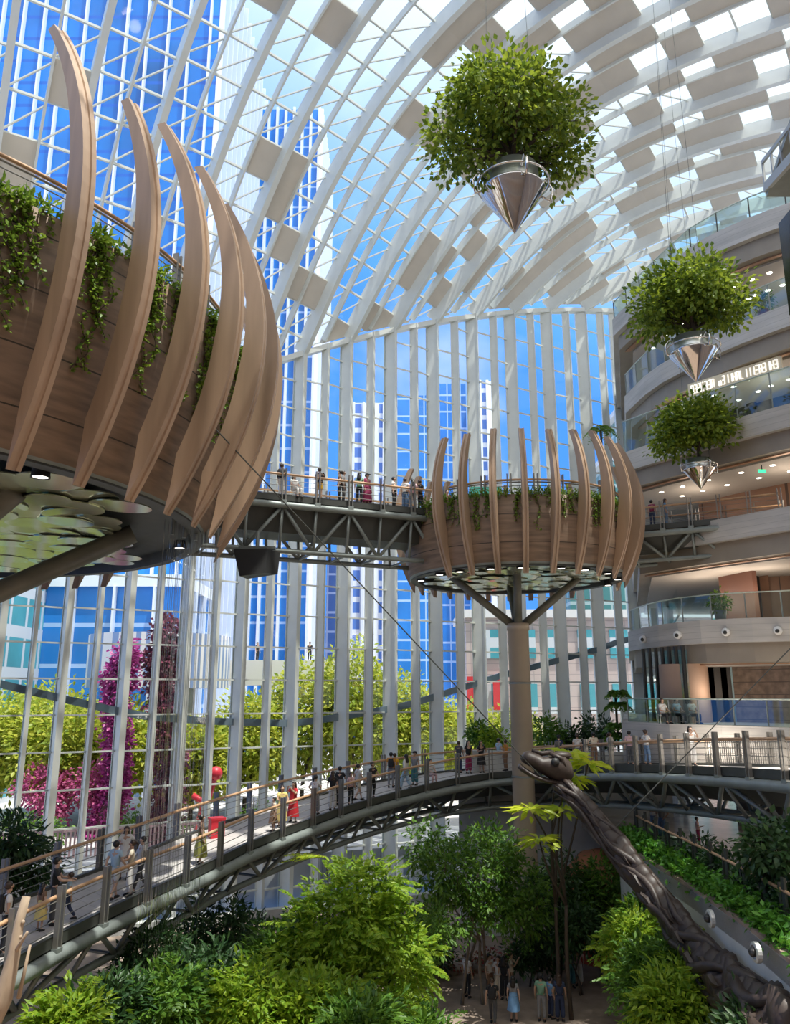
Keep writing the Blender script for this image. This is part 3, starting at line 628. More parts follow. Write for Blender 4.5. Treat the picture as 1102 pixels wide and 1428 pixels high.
# ---------------------------------------------------------------- truss walkways
def resample(pts, step):
    pts = [V(p) for p in pts]; s = [0]
    for a, b in zip(pts, pts[1:]): s.append(s[-1] + (b - a).length)
    n = max(1, round(s[-1] / step)); out = []
    for i in range(n + 1):
        u = s[-1] * i / n; j = max(k for k in range(len(s)) if s[k] <= u + 1e-6); j = min(j, len(pts) - 2)
        out.append(pts[j].lerp(pts[j + 1], (u - s[j]) / (s[j + 1] - s[j])))
    return out
def smooth_path(pts, it=2):
    pts = [V(p) for p in pts]
    for _ in range(it):
        o = [pts[0]]
        for a, b in zip(pts, pts[1:]): o += [a.lerp(b, .25), a.lerp(b, .75)]
        pts = o + [pts[-1]]
    return pts
def make_bridge(name, label, near, width, drop, inset, post_step, web_every, steel, seed=0, tube_r=.16, chord_r=.12, soffit=True, lamps=True, bal=None, top=1.32, rail=1.05):
    t = thing(name, label, 'walkway', near[len(near) // 2])
    N = resample(near, post_step); k = len(N)
    nor = []
    for i in range(k):
        d = N[min(i + 1, k - 1)] - N[max(i - 1, 0)]; nor.append(V((-d.y, d.x, 0)).normalized())
    Fp = [p + n_ * width for p, n_ in zip(N, nor)]; up = V((0, 0, 1))
    mb = MB(); mb.loft([[a, b, b - up * .16, a - up * .16] for a, b in zip(N, Fp)]); part('deck', mb, M_deck, t)
    mb = MB(); mb.loft([[a - n_ * .06 + up * .1, a + n_ * .08 + up * .1, a + n_ * .08 - up * .2, a - n_ * .06 - up * .2] for a, n_ in zip(N, nor)])
    mb.loft([[a - n_ * .08 + up * .1, a + n_ * .06 + up * .1, a + n_ * .06 - up * .2, a - n_ * .08 - up * .2] for a, n_ in zip(Fp, nor)]); part('edge_beam', mb, M_dark, t)
    for pts, sgn in ((N, -1), (Fp, 1)):
        mb = MB(); mb.tube([p + n_ * (.10 * sgn) - up * .42 for p, n_ in zip(pts, nor)], tube_r, 10); part('top_chord', mb, steel, t, True)
    cn = [a + n_ * inset - up * drop for a, n_ in zip(N, nor)]; cf = [b - n_ * inset - up * drop for b, n_ in zip(Fp, nor)]
    for pts in (cn, cf): mb = MB(); mb.tube(pts, chord_r, 10); part('bottom_chord', mb, steel, t, True)
    if soffit:
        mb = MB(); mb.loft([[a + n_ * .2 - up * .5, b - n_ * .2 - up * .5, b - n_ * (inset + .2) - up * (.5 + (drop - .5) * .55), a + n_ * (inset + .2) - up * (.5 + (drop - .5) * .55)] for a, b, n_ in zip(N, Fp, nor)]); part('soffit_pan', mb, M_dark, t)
    for top_, bot in ((N, cn), (Fp, cf)):
        for i in range(0, k, web_every):
            mb = MB(); mb.tube([top_[i] - up * .42, bot[i]], .075, 7); part('truss_web', mb, steel, t, True)
            j = i + web_every
            if j < k:
                a, b = (top_[j] - up * .42, bot[i]) if (i // web_every) % 2 == 0 else (top_[i] - up * .42, bot[j]); mb = MB(); mb.tube([a, b], .085, 7); part('truss_web', mb, steel, t, True)
    for i in range(0, k, web_every): mb = MB(); mb.tube([cn[i], cf[i]], .06, 6); part('cross_tie', mb, steel, t)
    for pts, sgn in ((N, -1), (Fp, 1)):
        for i, (p, n_) in enumerate(zip(pts, nor)):
            tg = V((n_.y, -n_.x, 0)); mb = MB(); R = Matrix.Rotation(math.atan2(tg.y, tg.x), 3, 'Z')
            for s in (-.085, .085): mb.box(p + n_ * (.16 * sgn) + tg * s + up * (top / 2 - .25), (.05, .13, top + .5), R)
            q_ = part('railing_post', mb, M_post, t); mb = MB(); mb.box(p + n_ * (.16 * sgn) - up * .3, (.26, .17, .22), R); part('base_plate', mb, M_steel, q_)
        mb = MB(); mb.tube([p + n_ * (.05 * sgn) + up * rail for p, n_ in zip(pts, nor)], .055, 7); part('handrail', mb, M_rail, t, True)
        mb = MB()
        for dz in (.25, .5, .75, .95): mb.tube([p + n_ * (.10 * sgn) + up * dz for p, n_ in zip(pts, nor)], .014, 4)
        part('rail_wire', mb, M_post, t, True)
    if bal:
        mb = MB(); q = resample(Fp, .14)
        for i in range(int(len(q) * bal[0]), int(len(q) * bal[1])): mb.box(q[i] + up * .52, (.035, .035, 1.0))
        part('baluster', mb, M_post, t)
    if lamps:
        for i in range(1, k - 1, 2):
            p = N[i].lerp(Fp[i], .35) - up * .75; mb = MB(); mb.lathe([(0, .35), (.14, .33), (.26, .0), (.23, 0)], p, 14); q_ = part('floodlight', mb, M_black, t); mb = MB(); mb.lathe([(.23, .05), (0, .05)], p, 14); part('lamp_lens', mb, M_lamp, q_)
    return t, N, Fp, nor
up_near = [(-9.6, 33.05, CZ + 8.8), (-5.85, 34.65, CZ + 8.8), (1.3, 37.8, CZ + 8.8), (2.3, 38.24, CZ + 8.8)]
bu = make_bridge('upper_walkway', 'straight dark truss walkway joining the left pod to the round pod', up_near, 3.0, 2.45, .35, 1.62, 1, M_steel)
ur_near = [(11.6, 42.0, CZ + 8.75), (13.1, 41.7, CZ + 8.75), (19.3, 38.4, CZ + 8.75)]
br2 = make_bridge('upper_walkway', 'short truss walkway from the round pod to the balconies on the right', ur_near, 2.6, 1.75, .5, 1.5, 1, M_steel, lamps=False)
lowz = lambda x: CZ + interp(x, [-60, 43, 145, 269, 408, 545, 651, 713, 793, 865, 963, 1065, 1150, 1240], [-6.4, -6.3, -6.15, -5.9, -5.3, -4.7, -4.2, -3.98, -3.6, -3.2, -2.8, -2.5, -2.35, -2.2])
lowpx = [(-75, 1398), (43, 1325), (145, 1273), (189, 1252), (269, 1217), (348, 1176), (415, 1151), (480, 1127), (568, 1102), (651, 1084), (713, 1077), (793, 1072), (865, 1069), (963, 1071), (1065, 1076), (1160, 1083)]
low_near = smooth_path([at_z(x, y, lowz(x)) for x, y in lowpx], 2)
bl = make_bridge('curved_walkway', 'long curved timber railed walkway sweeping across the hall full of people', low_near, 3.3, 1.75, .9, 1.95, 1, M_steel, tube_r=.19, bal=(.80, .97))
# black floodlight box hung below the upper walkway
t = thing('hanging_projector', 'black angular projector box hanging under the upper walkway', 'projector', at_d(358, 800, 34.5))
p = at_d(358, 788, 34.5); mb = MB(); A = [(-.95, -.5, .62), (.55, -.7, .62), (.95, .4, .62), (-.6, .6, .62)]; B = [(-.55, -.9, -.62), (.55, -1.0, -.5), (.95, -.1, -.42), (-.4, .1, -.6)]
mb.loft([[p + V(q) for q in A], [p + V(q) for q in B]]); part('housing', mb, M_black, t)
mb = MB(); mb.tube([p + V((0, 0, .6)), p + V((0, 0, 1.5))], .08, 8); mb.bar(p + V((-.8, 0, .75)), p + V((.8, 0, .75)), .3, .12); part('bracket', mb, M_steel, t)
# red box standing on the walkway
q = at_z(301, 1176, lowz(301)); t = thing('red_bin', 'small red box standing on the curved walkway', 'box', q)
mb = MB(); R = Matrix.Rotation(.5, 3, 'Z'); mb.box(q + V((0, 0, .45)), (.55, .45, .9), R); part('body', mb, mat('bin_red', (.65, .03, .05), .45), t)
mb = MB(); mb.box(q + V((0, 0, .93)), (.6, .5, .08), R); part('lid', mb, mat('bin_red', (.65, .03, .05), .45), t)
# ---------------------------------------------------------------- the curved gallery building on the right
BX = 46
def edge(px, z): return [at_z(x, y, z) for x, y in px]
LV = {
 6: (CZ + 23.7, [(854, 446), (892, 407), (930, 372), (970, 338), (1030, 309), (1087, 287), (1150, 266)]),
 5: (CZ + 18.7, [(871, 553), (907, 516), (964, 484), (1010, 459), (1102, 422), (1180, 396)]),
 4: (CZ + 13.7, [(868, 632), (928, 612), (1021, 585), (1102, 562), (1190, 541)]),
 2: (CZ + 3.6, [(876, 881), (905, 873), (959, 866), (1030, 862), (1102, 860), (1200, 856)]),
 1: (CZ - 1.4, [(868, 1006), (905, 1008), (945, 1010), (1030, 1012), (1102, 1015), (1210, 1020)])}
bld = structure('wall_right', (24, 45, 0))
def slab_poly(E): return [(p.x, p.y) for p in E] + [(BX, E[-1].y), (BX, 66), (E[0].x + (66 - E[0].y) * .29, 66)]
def inset(E, d):
    o = []
    for i, p in enumerate(E):
        a = E[max(i - 1, 0)]; b = E[min(i + 1, len(E) - 1)]; g = (b - a).normalized(); n = V((-g.y, g.x, 0))
        if n.x < 0: n = -n
        o.append(p + n * d)
    return o
EDG = {}
for k, (z, px) in LV.items():
    E = edge(px, z); E = [E[0]] + [q for a, b in zip(E, E[1:]) for q in (a.lerp(b, .25), a.lerp(b, .75))] + [E[-1]]; EDG[k] = E
EDG[3] = [V((a.x + .3, a.y, CZ + 8.75)) for a in EDG[4]]
for k, E in EDG.items():
    z = E[0].z; H = 1.15
    mb = MB(); mb.prism(slab_poly(E), z - H, z); part('gallery_slab', mb, M_conc, bld)
    if k in (6, 5, 4, 3, 2):
        I = inset(E, .35); d2 = .95 if k != 3 else 1.0
        mb = MB(); mb.prism(slab_poly(I), z - H - d2, z - H); part('bronze_soffit_band', mb, M_soffit, bld)
        I = inset(E, 1.3); mb = MB(); mb.prism(slab_poly(I), z - H - d2 - .12, z - H - d2 + .02); part('soffit_board', mb, M_ceil, bld)
        mb = MB(); A = inset(E, .75); mb.loft([[p - V((0, 0, H + d2 + .03)) for p in A], [p - V((0, 0, H + d2 + .09)) for p in A], [p + V((.3, 0, -(H + d2 + .09))) for p in A]], 0, False, False)
        part('copper_trim', mb, mat('copper_trim', (.42, .24, .14), .4, .4), bld)
# shop fronts behind each gallery
def back(k, d, z0, z1, m, name, i0=0, i1=None):
    I = inset(EDG[k], d)[i0:i1]; mb = MB(); mb.loft([[V((p.x, p.y, z0)) for p in I], [V((p.x, p.y, z1)) for p in I]], 0, False, False); part(name, mb, m, bld)
Z = {k: E[0].z for k, E in EDG.items()}
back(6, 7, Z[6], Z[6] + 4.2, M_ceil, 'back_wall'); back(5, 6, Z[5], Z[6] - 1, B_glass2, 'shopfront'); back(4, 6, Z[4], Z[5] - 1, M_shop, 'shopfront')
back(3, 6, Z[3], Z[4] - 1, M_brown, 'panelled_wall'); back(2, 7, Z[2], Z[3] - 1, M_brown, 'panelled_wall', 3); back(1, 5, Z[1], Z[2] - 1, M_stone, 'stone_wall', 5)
# dark pilasters and doors that break the back walls
def pil(k, i, d, w_, m, name="pilaster", h=None, u=.5):
    i = min(i, len(EDG[k]) - 2)
    I = inset(EDG[k], d); p = I[i].lerp(I[i + 1], u); g = (I[i + 1] - I[i]).normalized(); R = Matrix.Rotation(math.atan2(g.y, g.x), 3, 'Z'); mb = MB()
    hh = h or 3.6; mb.box(V((p.x, p.y, Z[k] + hh / 2)), (w_, .3, hh), R); part(name, mb, m, bld)
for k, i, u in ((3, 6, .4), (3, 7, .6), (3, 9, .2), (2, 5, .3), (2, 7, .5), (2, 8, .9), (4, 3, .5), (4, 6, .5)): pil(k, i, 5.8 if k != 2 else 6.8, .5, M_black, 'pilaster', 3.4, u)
pil(2, 3, 5.0, 2.6, mat('walnut_door', (.13, .055, .035), .5), 'timber_door', 3.2, .2)
# level one: glazed shop, round clay pillar, lift lobby
for u in range(7):
    I = inset(EDG[1], 1.6); a = I[0].lerp(I[4], u / 6.5); mb = MB(); mb.box(V((a.x, a.y, Z[1] + 1.9)), (.14, .2, 3.8)); part('shop_mullion', mb, M_black, bld)
I = inset(EDG[1], 1.6); mb = MB(); mb.loft([[V((p.x, p.y, Z[1])) for p in I[:5]], [V((p.x, p.y, Z[1] + 3.6)) for p in I[:5]]], 0, False, False); part('shop_pane', mb, M_glassb, bld)
I = inset(EDG[1], 5); mb = MB(); mb.loft([[V((p.x, p.y, Z[1])) for p in I[:6]], [V((p.x, p.y, Z[1] + 3.6)) for p in I[:6]]], 0, False, False); part('shop_back_wall', mb, mat('pale_teal_shop', (.35, .5, .55), .5, 0, .5, .8), bld)
c = at_d(958, 1000, 40.5); mb = MB(); mb.lathe([(1.25, Z[1]), (1.2, Z[2] - 2.1)], (c.x, c.y, 0), 32); part('clay_pillar', mb, mat('clay_plaster', (.40, .27, .2), .75, 0, .1, 1), bld, True)
for px in (985, 1003, 1020): q = at_d(px, 980, 41); mb = MB(); mb.box((q.x, q.y, Z[1] + 1.8), (.95, .3, 3.6)); part('lift_door', mb, M_shop, bld)
# gallery lower wall (under level one), floor of level zero with its ledge, garden wall
E0 = [at_z(x, y, CZ - 6.4) for x, y in [(835, 1160), (880, 1187), (960, 1237), (1040, 1292), (1102, 1342), (1180, 1415)]]
mb = MB(); P0 = [(p.x, p.y) for p in E0] + [(BX, E0[-1].y), (BX, 60), (E0[0].x + 1.5, 60)]
mb.prism(P0, CZ - 7.0, CZ - 6.45); part('lower_floor', mb, lines_mat('glossy_stone_floor', (.42, .36, .31), (.3, .25, .22), 1.6, None, .03, .03, .15, .3, .8), bld)
E0b = [at_z(x, y, CZ - 6.4) for x, y in [(862, 1174), (880, 1187), (960, 1237), (1040, 1292), (1102, 1342), (1180, 1415)]]
mb = MB(); mb.loft([[p, p + V((.45, 0, 0)), p + V((.45, 0, 0)) - V((0, 0, 6.1)), V((p.x, p.y, 0))] for p in E0b]); part('garden_wall', mb, M_conc2, bld)
mb = MB(); q = [p + V((.0, 0, .0)) for p in EDG[1]]; mb.loft([[V((p.x + 6, p.y + 1, CZ - 6.4)) for p in q], [V((p.x + 6, p.y + 1, Z[1] - 1.1)) for p in q]], 0, False, False); part('shopfront', mb, mat('lower_shops', (.16, .13, .12), .35, 0, .5, .6), bld)
mb = MB(); q = EDG[1]; mb.loft([[p + V((-.05, 0, 0)) for p in q], [p + V((-.05, 0, -2.0)) for p in q]], 0, False, False); part('gallery_fascia', mb, M_conc, bld)
# right-hand end of the facade: bronze pier and glass between facade and galleries
e6 = base_pt(6.5); mb = MB(); mb.box((e6.x + .6, e6.y - .8, (CZ + 29) / 2), (.5, .8, CZ + 29)); part('end_pier', mb, M_white, bld)
for z in range(0, 42, 2):
    mb = MB() if z == 0 else mb; a = V((e6.x + .6, e6.y - .8, z + 1.3)); b = V((e6.x - 2.6, e6.y - 12, z + 1.3)); mb.bar(a, b, .1, .1)
part('side_transom', mb, M_white, bld)
mb = MB(); mb.add([V((e6.x + .6, e6.y - .8, 0)), V((e6.x - 2.6, e6.y - 12, 0)), V((e6.x - 2.6, e6.y - 12, CZ + 24)), V((e6.x + .6, e6.y - .8, CZ + 27))], [(0, 1, 2, 3)]); part('side_pane', mb, M_glass, bld)
# ceiling lamps under the galleries
mb = MB()
for k in (6, 5, 4):
    for d in (2.2, 4.0):
        I = inset(EDG[k], d)
        for i in range(1, len(I) - 1, 1): p = I[i]; mb.lathe([(.13, p.z - 2.23), (0, p.z - 2.23)], (p.x, p.y, 0), 10)
part('ceiling_lamp', mb, M_lamp, bld)
# balustrades
def balustrade(k, label, d=.15, h=1.2, step=1.7, m=None):
    I = resample(inset(EDG[k], d), step); t = thing('glass_balustrade', label, 'balustrade', I[len(I) // 2], 'gallery balustrades')
    for a, b in zip(I, I[1:]):
        mb = MB(); g = (b - a) * .015; mb.loft([[a + g, b - g], [a + g + V((0, 0, h)), b - g + V((0, 0, h))]], 0, False, False); part('glass_panel', mb, M_glassb, t)
    mb = MB(); mb.tube([p + V((0, 0, h + .02)) for p in I], .035, 6); part('handrail', mb, mat('pale_green_rail', (.5, .56, .48), .35, .4), t, True)
    for p in I: mb = MB(); mb.box(p + V((0, 0, h / 2 - .15)), (.05, .05, h + .25)); part('post', mb, M_dark if k in (6,) else M_steel, t)
balustrade(6, 'topmost glass balustrade under the roof at the right'); balustrade(5, 'glass balustrade on the gallery above the sign board', .15, 1.5)
balustrade(4, 'teal tinted glass balustrade below the sign board', .15, 1.9); balustrade(2, 'glass balustrade above the row of round cameras', .25, 1.25); balustrade(1, 'glass balustrade of the cafe terrace beside the curved walkway', .4, 1.15)
# sign board with its lettering (strokes too small to read in the photograph)
I = inset(EDG[4], 1.0); a, b = at_d(960, 541, 41.5), at_d(1092, 497, 36.0); a.z = b.z = CZ + 16.5
a = at_z(961, 546, CZ + 16.15); b = at_z(1091, 506, CZ + 16.15)
t = thing('sign_board', 'long sign board with white lettering hanging above the teal balustrade', 'sign', a.lerp(b, .5)); dv = (b - a).normalized(); L = (b - a).length; nv = V((dv.y, -dv.x, 0))
if nv.y > 0: nv = -nv
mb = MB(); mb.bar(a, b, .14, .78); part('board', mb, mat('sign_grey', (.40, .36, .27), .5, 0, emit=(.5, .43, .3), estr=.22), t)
mb = MB()
for u in (.1, .5, .9): p = a.lerp(b, u); mb.bar(p + V((0, 0, .35)), p + V((0, 0, 1.0)), .06, .06, (1, 0, 0))
part('hanger', mb, M_black, t)
gly = ['O', '=|', '=|', 'C', '=|', '=|', 'n', ' ', 'o', '=|', 'I', 'I', 'H', 'n', 'L', 'I', 'I', 'I', 'Z', 'A', '=|', 'I', 'H', '=|']
segs = {'O': 'abcdef', '=|': 'adgcb', '=': 'adg', 'C': 'adef', 'H': 'bcefg', '|I': 'bcefa', 'n': 'abcef', ' ': '', 'o': 'cdeg', 'u': 'bcdef', 'I': 'bc', 'L': 'def', 'U': 'bcdef', 'Z': 'adg', 'A': 'abcefg', 'Y': 'bcfg'}
mb = MB(); n = len(gly)
for i, c in enumerate(gly):
    w_ = L * .94 / n * .66; x = L * .03 + L * .94 * (i + .17) / n; h = .46
    S = {'a': (0, h, w_, h), 'b': (w_, h / 2, w_, h), 'c': (w_, 0, w_, h / 2), 'd': (0, 0, w_, 0), 'e': (0, 0, 0, h / 2), 'f': (0, h / 2, 0, h), 'g': (0, h / 2, w_, h / 2)}
    for q in segs[c]:
        x0, z0, x1, z1 = S[q]; p = a + dv * (x + x0) + nv * .1 + V((0, 0, z0 - h / 2)); r = a + dv * (x + x1) + nv * .1 + V((0, 0, z1 - h / 2)); mb.bar(p, r, .05, .07, nv)
part('lettering', mb, mat('sign_light', (.9, .88, .8), .4, 0, emit=(1, .95, .85), estr=.45), t)
# round cameras on the concrete fascia
for i, (x, y) in enumerate([(909, 899), (951, 895), (1017, 891), (1097, 887)]):
    p = at_z(x, y, CZ + 3.0); E = min(EDG[2], key=lambda q: abs((q.x) / (q.y) - p.x / p.y)); f_ = E.y / p.y; p = V((p.x * f_ - .12, E.y - .1, CZ + 3.0 - .02))
    p = V((E.x - .08, E.y - .12, CZ + 2.95)); t = thing('dome_camera', '%s white round camera on the concrete gallery edge' % ['leftmost', 'second', 'third', 'rightmost'][i], 'camera', p, 'round cameras')
    mb = MB(); mb.ball(p, .21, 14, 8); part('housing', mb, mat('camera_white', (.8, .8, .78), .4), t, True); mb = MB(); mb.ball(p + V((-.1, -.14, -.03)), .1, 12, 6); part('lens', mb, M_black, t, True)
# steel stair landing and lift shaft in the upper right corner
t = thing('lift_shaft', 'dark lift shaft with a pale edge post at the upper right', 'lift shaft', at_d(1110, 420, 29))
a = at_d(1121, 300, 29.5); zt = at_d(1094, 262, 29.5).z; zb_ = at_d(1100, 415, 29.5).z
mb = MB(); mb.box((a.x + 1.6, a.y + 1.0, (zt + zb_) / 2), (2.9, 2.2, zt - zb_)); part('shaft', mb, mat('smoked_glass', (.03, .035, .035), .15), t)
mb = MB(); mb.box((a.x + .1, a.y - .1, (zt + zb_) / 2), (.16, .2, zt - zb_)); part('edge_post', mb, M_steel, t)
t = thing('stair_landing', 'grey steel landing with railing jutting in at the top right corner', 'landing', at_d(1085, 262, 27))
a0 = at_d(1068, 262, 27); a1 = at_d(1140, 180, 21); mb = MB(); mb.bar(a0, a1, .14, .3); mb.bar(a0 + V((0, 0, 1.0)), a1 + V((0, 0, 1.0)), .09, .12)
part('stringer', mb, mat('pale_grey_steel', (.42, .43, .42), .4, .2), t)
for u in range(6): p = a0.lerp(a1, u / 5); mb = MB(); mb.bar(p, p + V((0, 0, 1.0)), .07, .07, (1, 0, 0)); part('post', mb, mat('pale_grey_steel', (.42, .43, .42), .4, .2), t)
mb = MB(); mb.prism([(a0.x, a0.y), (a1.x, a1.y), (a1.x + 5, a1.y), (a0.x + 5, a0.y)], a0.z - .35, a0.z - .15); part('landing_floor', mb, M_steel, t)
# ledge railing of the lower floor
I = resample([p + V((.9, 0, .05)) for p in E0b], 1.35); t = thing('ledge_railing', 'dark post railing along the planted ledge at lower right', 'railing', I[len(I) // 2])
for p in I: mb = MB(); mb.box(p + V((0, 0, .7)), (.07, .2, 1.4)); mb.box(p + V((.0, .3, .62)), (.05, .07, 1.2)); part('post', mb, M_dark, t)
mb = MB(); mb.tube([p + V((0, 0, 1.05)) for p in I], .05, 6); part('handrail', mb, M_rail, t, True)
mb = MB(); mb.loft([[p + V((0, 0, .1)) for p in I], [p + V((0, 0, .98)) for p in I]], 0, False, False); part('glass_panel', mb, M_glassb, t)
# lights on the garden wall
for i, (x, y) in enumerate([(996, 1281), (1062, 1328)]):
    r = ray(x, y); 
    best = min(range(200), key=lambda j: abs((lambda q: q.x / q.y - r.x / r.y)(E0b[0].lerp(E0b[-1], j / 199)))); q = E0b[0].lerp(E0b[-1], best / 199); p = V((q.x - .12, q.y, CZ + r.z * q.y / r.y))
    t = thing('wall_light', ['round porthole light on the garden wall beside the sculpture neck', 'round porthole light on the garden wall above the brass lamp'][i], 'light', p, 'porthole lights')
    mb = MB(); R = Matrix.Rotation(pi / 2, 3, 'Y'); 
    ring = [[p + R @ V((r_ * cos(2 * pi * k / 20), r_ * sin(2 * pi * k / 20), h)) for k in range(20)] for r_, h in ((.25, .06), (.25, -.05), (.17, -.07), (.17, -.02))]; mb.loft(ring); part('rim', mb, mat('light_rim', (.7, .72, .72), .3, .5), t)
    mb = MB(); mb.ball(p - V((.08, 0, 0)), .12, 10, 6); part('lens', mb, M_black, t)
p = at_d(1044, 1342, 24.0); t = thing('garden_lamp', 'small brass spot lamp sticking out of the garden wall', 'lamp', p); mb = MB(); mb.tube([p, p + V((.9, .1, .05))], .03, 6); part('arm', mb, M_dark, t)
mb = MB(); mb.ball(p, (.13, .16, .22), 12, 8); part('head', mb, mat('brass', (.7, .5, .22), .3, .7), t, True)
# shop units seen below the curved walkway
u_ = at_d(905, 1255, 38); t = thing('shop_awning', 'rounded terracotta kiosk roof with a white letter behind the neck sculpture', 'kiosk', V((u_.x - 1.6, u_.y, 0)))
mb = MB(); mb.lathe([(2.6, 2.4), (2.4, 3.6), (1.5, 4.6), (0, 5.0)], (u_.x - 1.4, u_.y + 1.5, 0), 24); part('roof', mb, mat('terracotta', (.42, .17, .09), .6), t, True)
mb = MB(); mb.lathe([(2.3, 0), (2.3, 2.5)], (u_.x - 1.4, u_.y + 1.5, 0), 24); part('kiosk_wall', mb, mat('kiosk_red', (.5, .07, .04), .5), t)
fc = bpy.data.curves.new('letter', 'FONT'); fc.body = 'a'; fc.size = 1.1; fc.extrude = .03; tmp = bpy.data.objects.new('tmp', fc); COL.objects.link(tmp); me = bpy.data.meshes.new_from_object(tmp.evaluated_get(bpy.context.evaluated_depsgraph_get())); bpy.data.objects.remove(tmp); o = link('letter', me, t, at_d(884, 1261, 36.0) - V(t.location)); o.rotation_euler = (pi / 2, 0, 0); LM = (mat('letter_white', (.9, .9, .88), .5, 0, emit=(1, 1, 1), estr=.5)); me.materials.append(LM)
t = thing('neon_sign', 'glowing letter sign inside the glazed shop left of the clay pillar', 'sign', at_d(927, 935, 42.5)); p = at_d(925, 937, 42.5); mb = MB()
for a_, b_ in (((-.15, -.4), (0, .5)), ((-.06, .1), (.5, .45)), ((-.06, .1), (.55, -.4)), ((-.5, -.42), (.55, -.42))): mb.bar(p + V((a_[0], 0, a_[1])), p + V((b_[0], 0, b_[1])), .07, .07, (0, 1, 0))
part('tube_letter', mb, mat('neon', (1, .7, .5), .5, 0, emit=(1, .68, .45), estr=3), t)
t = thing('notice_board', 'white notice board under the curved walkway beside the neck', 'notice board', at_d(840, 1124, 43)); p = at_d(838, 1123, 43); mb = MB(); mb.box(p, (1.5, .08, .75)); part('board', mb, mat('notice_white', (.75, .76, .8), .5), t)
mb = MB(); rg = random.Random(2)
for row in (.12, -.14):
    mb = MB(); x = -.5
    while x < .5: w_ = rg.uniform(.05, .12); mb.box(p + V((x, -.06, row)), (w_, .02, rg.choice((.10, .14)))); x += w_ + .05
    part('lettering', mb, mat('notice_grey', (.3, .3, .34), .6), t)
# planted terrace behind the walkway, in front of the facade
mb = MB(); mb.prism([(3.5, 46.0), (15, 45.0), (17, 50), (17, 54.5), (4, 50.5)], 0, CZ - 4.1); struct('wall_terrace', mb, M_conc2)
mb = MB(); mb.prism([(4.2, 45.2), (13.5, 44.0), (13.5, 43.6), (4.2, 44.8)], CZ - 4.6, CZ - 3.0); struct('trim_3', mb, M_conc2)

for k, d, h, e_ in ((5, 3, 2.4, 260), (4, 3, 2.2, 420), (3, 3, 2.2, 520), (2, 3.5, 2.2, 620), (1, 2.5, 2.2, 420)):  # added point lights that brighten the dim galleries
    I = inset(EDG[k], d)
    for i in (2, 5, 8):
        if i >= len(I): continue
        L_ = bpy.data.lights.new('gallery_fill', 'POINT'); L_.energy = e_ * .13; L_.color = (1, .82, .64); L_.shadow_soft_size = .8
        o = bpy.data.objects.new('gallery_fill', L_); COL.objects.link(o); o.location = I[i] + V((0, 0, h - .7))

for u in (.1, .4, .7, .95):  # added fill lights, only there to lift the dark lower floor
    L_ = bpy.data.lights.new('lower_floor_fill', 'POINT'); L_.energy = 170; L_.color = (1, .9, .78); L_.shadow_soft_size = .6
    o = bpy.data.objects.new('lower_floor_fill', L_); COL.objects.link(o); o.location = E0b[0].lerp(E0b[-1], u) + V((4.2, 1.0, 4.0))

p = at_d(1063, 657, 39); t = thing('exit_sign', 'small green lit exit sign hanging under the gallery soffit by the short walkway', 'sign', p)
mb = MB(); mb.box(p, (.36, .06, .15)); part('lit_panel', mb, mat('exit_green', (.05, .5, .2), .4, 0, emit=(.05, .8, .3), estr=1.2), t); mb = MB(); mb.box(p + V((0, 0, .2)), (.04, .04, .25)); part('hanger', mb, M_dark, t)
for px, k, d, lab, pc in ((1006, 2, 1.2, 'potted plant behind the glass balustrade above the round cameras', (.22, .24, .24)), (1070, 5, .9, 'red potted plant on the gallery beside the middle hanging tree', (.5, .12, .06))):
    I = inset(EDG[k], d); r = ray(px, 700); q = min((a.lerp(b, u / 10) for a, b in zip(I, I[1:]) for u in range(11)), key=lambda v: abs(v.x / (v.y * CP + (v.z - CZ) * SP) - (px - 551) / FPX))
    t = thing('potted_plant', lab, 'plant', q); mb = MB(); mb.lathe([(.0, q.z), (.24, q.z), (.32, q.z + .55), (.28, q.z + .55), (0, q.z + .5)], (q.x, q.y, 0), 20); part('pot', mb, mat('pot_%d' % px, pc, .5), t, True)
    lv = Leaves(px); lv.crown([((q.x, q.y, q.z + 1.0), (.45, .45, .45))], 40, 8, .2, .22, .09); fol(lv, 'foliage', L_mid, t)
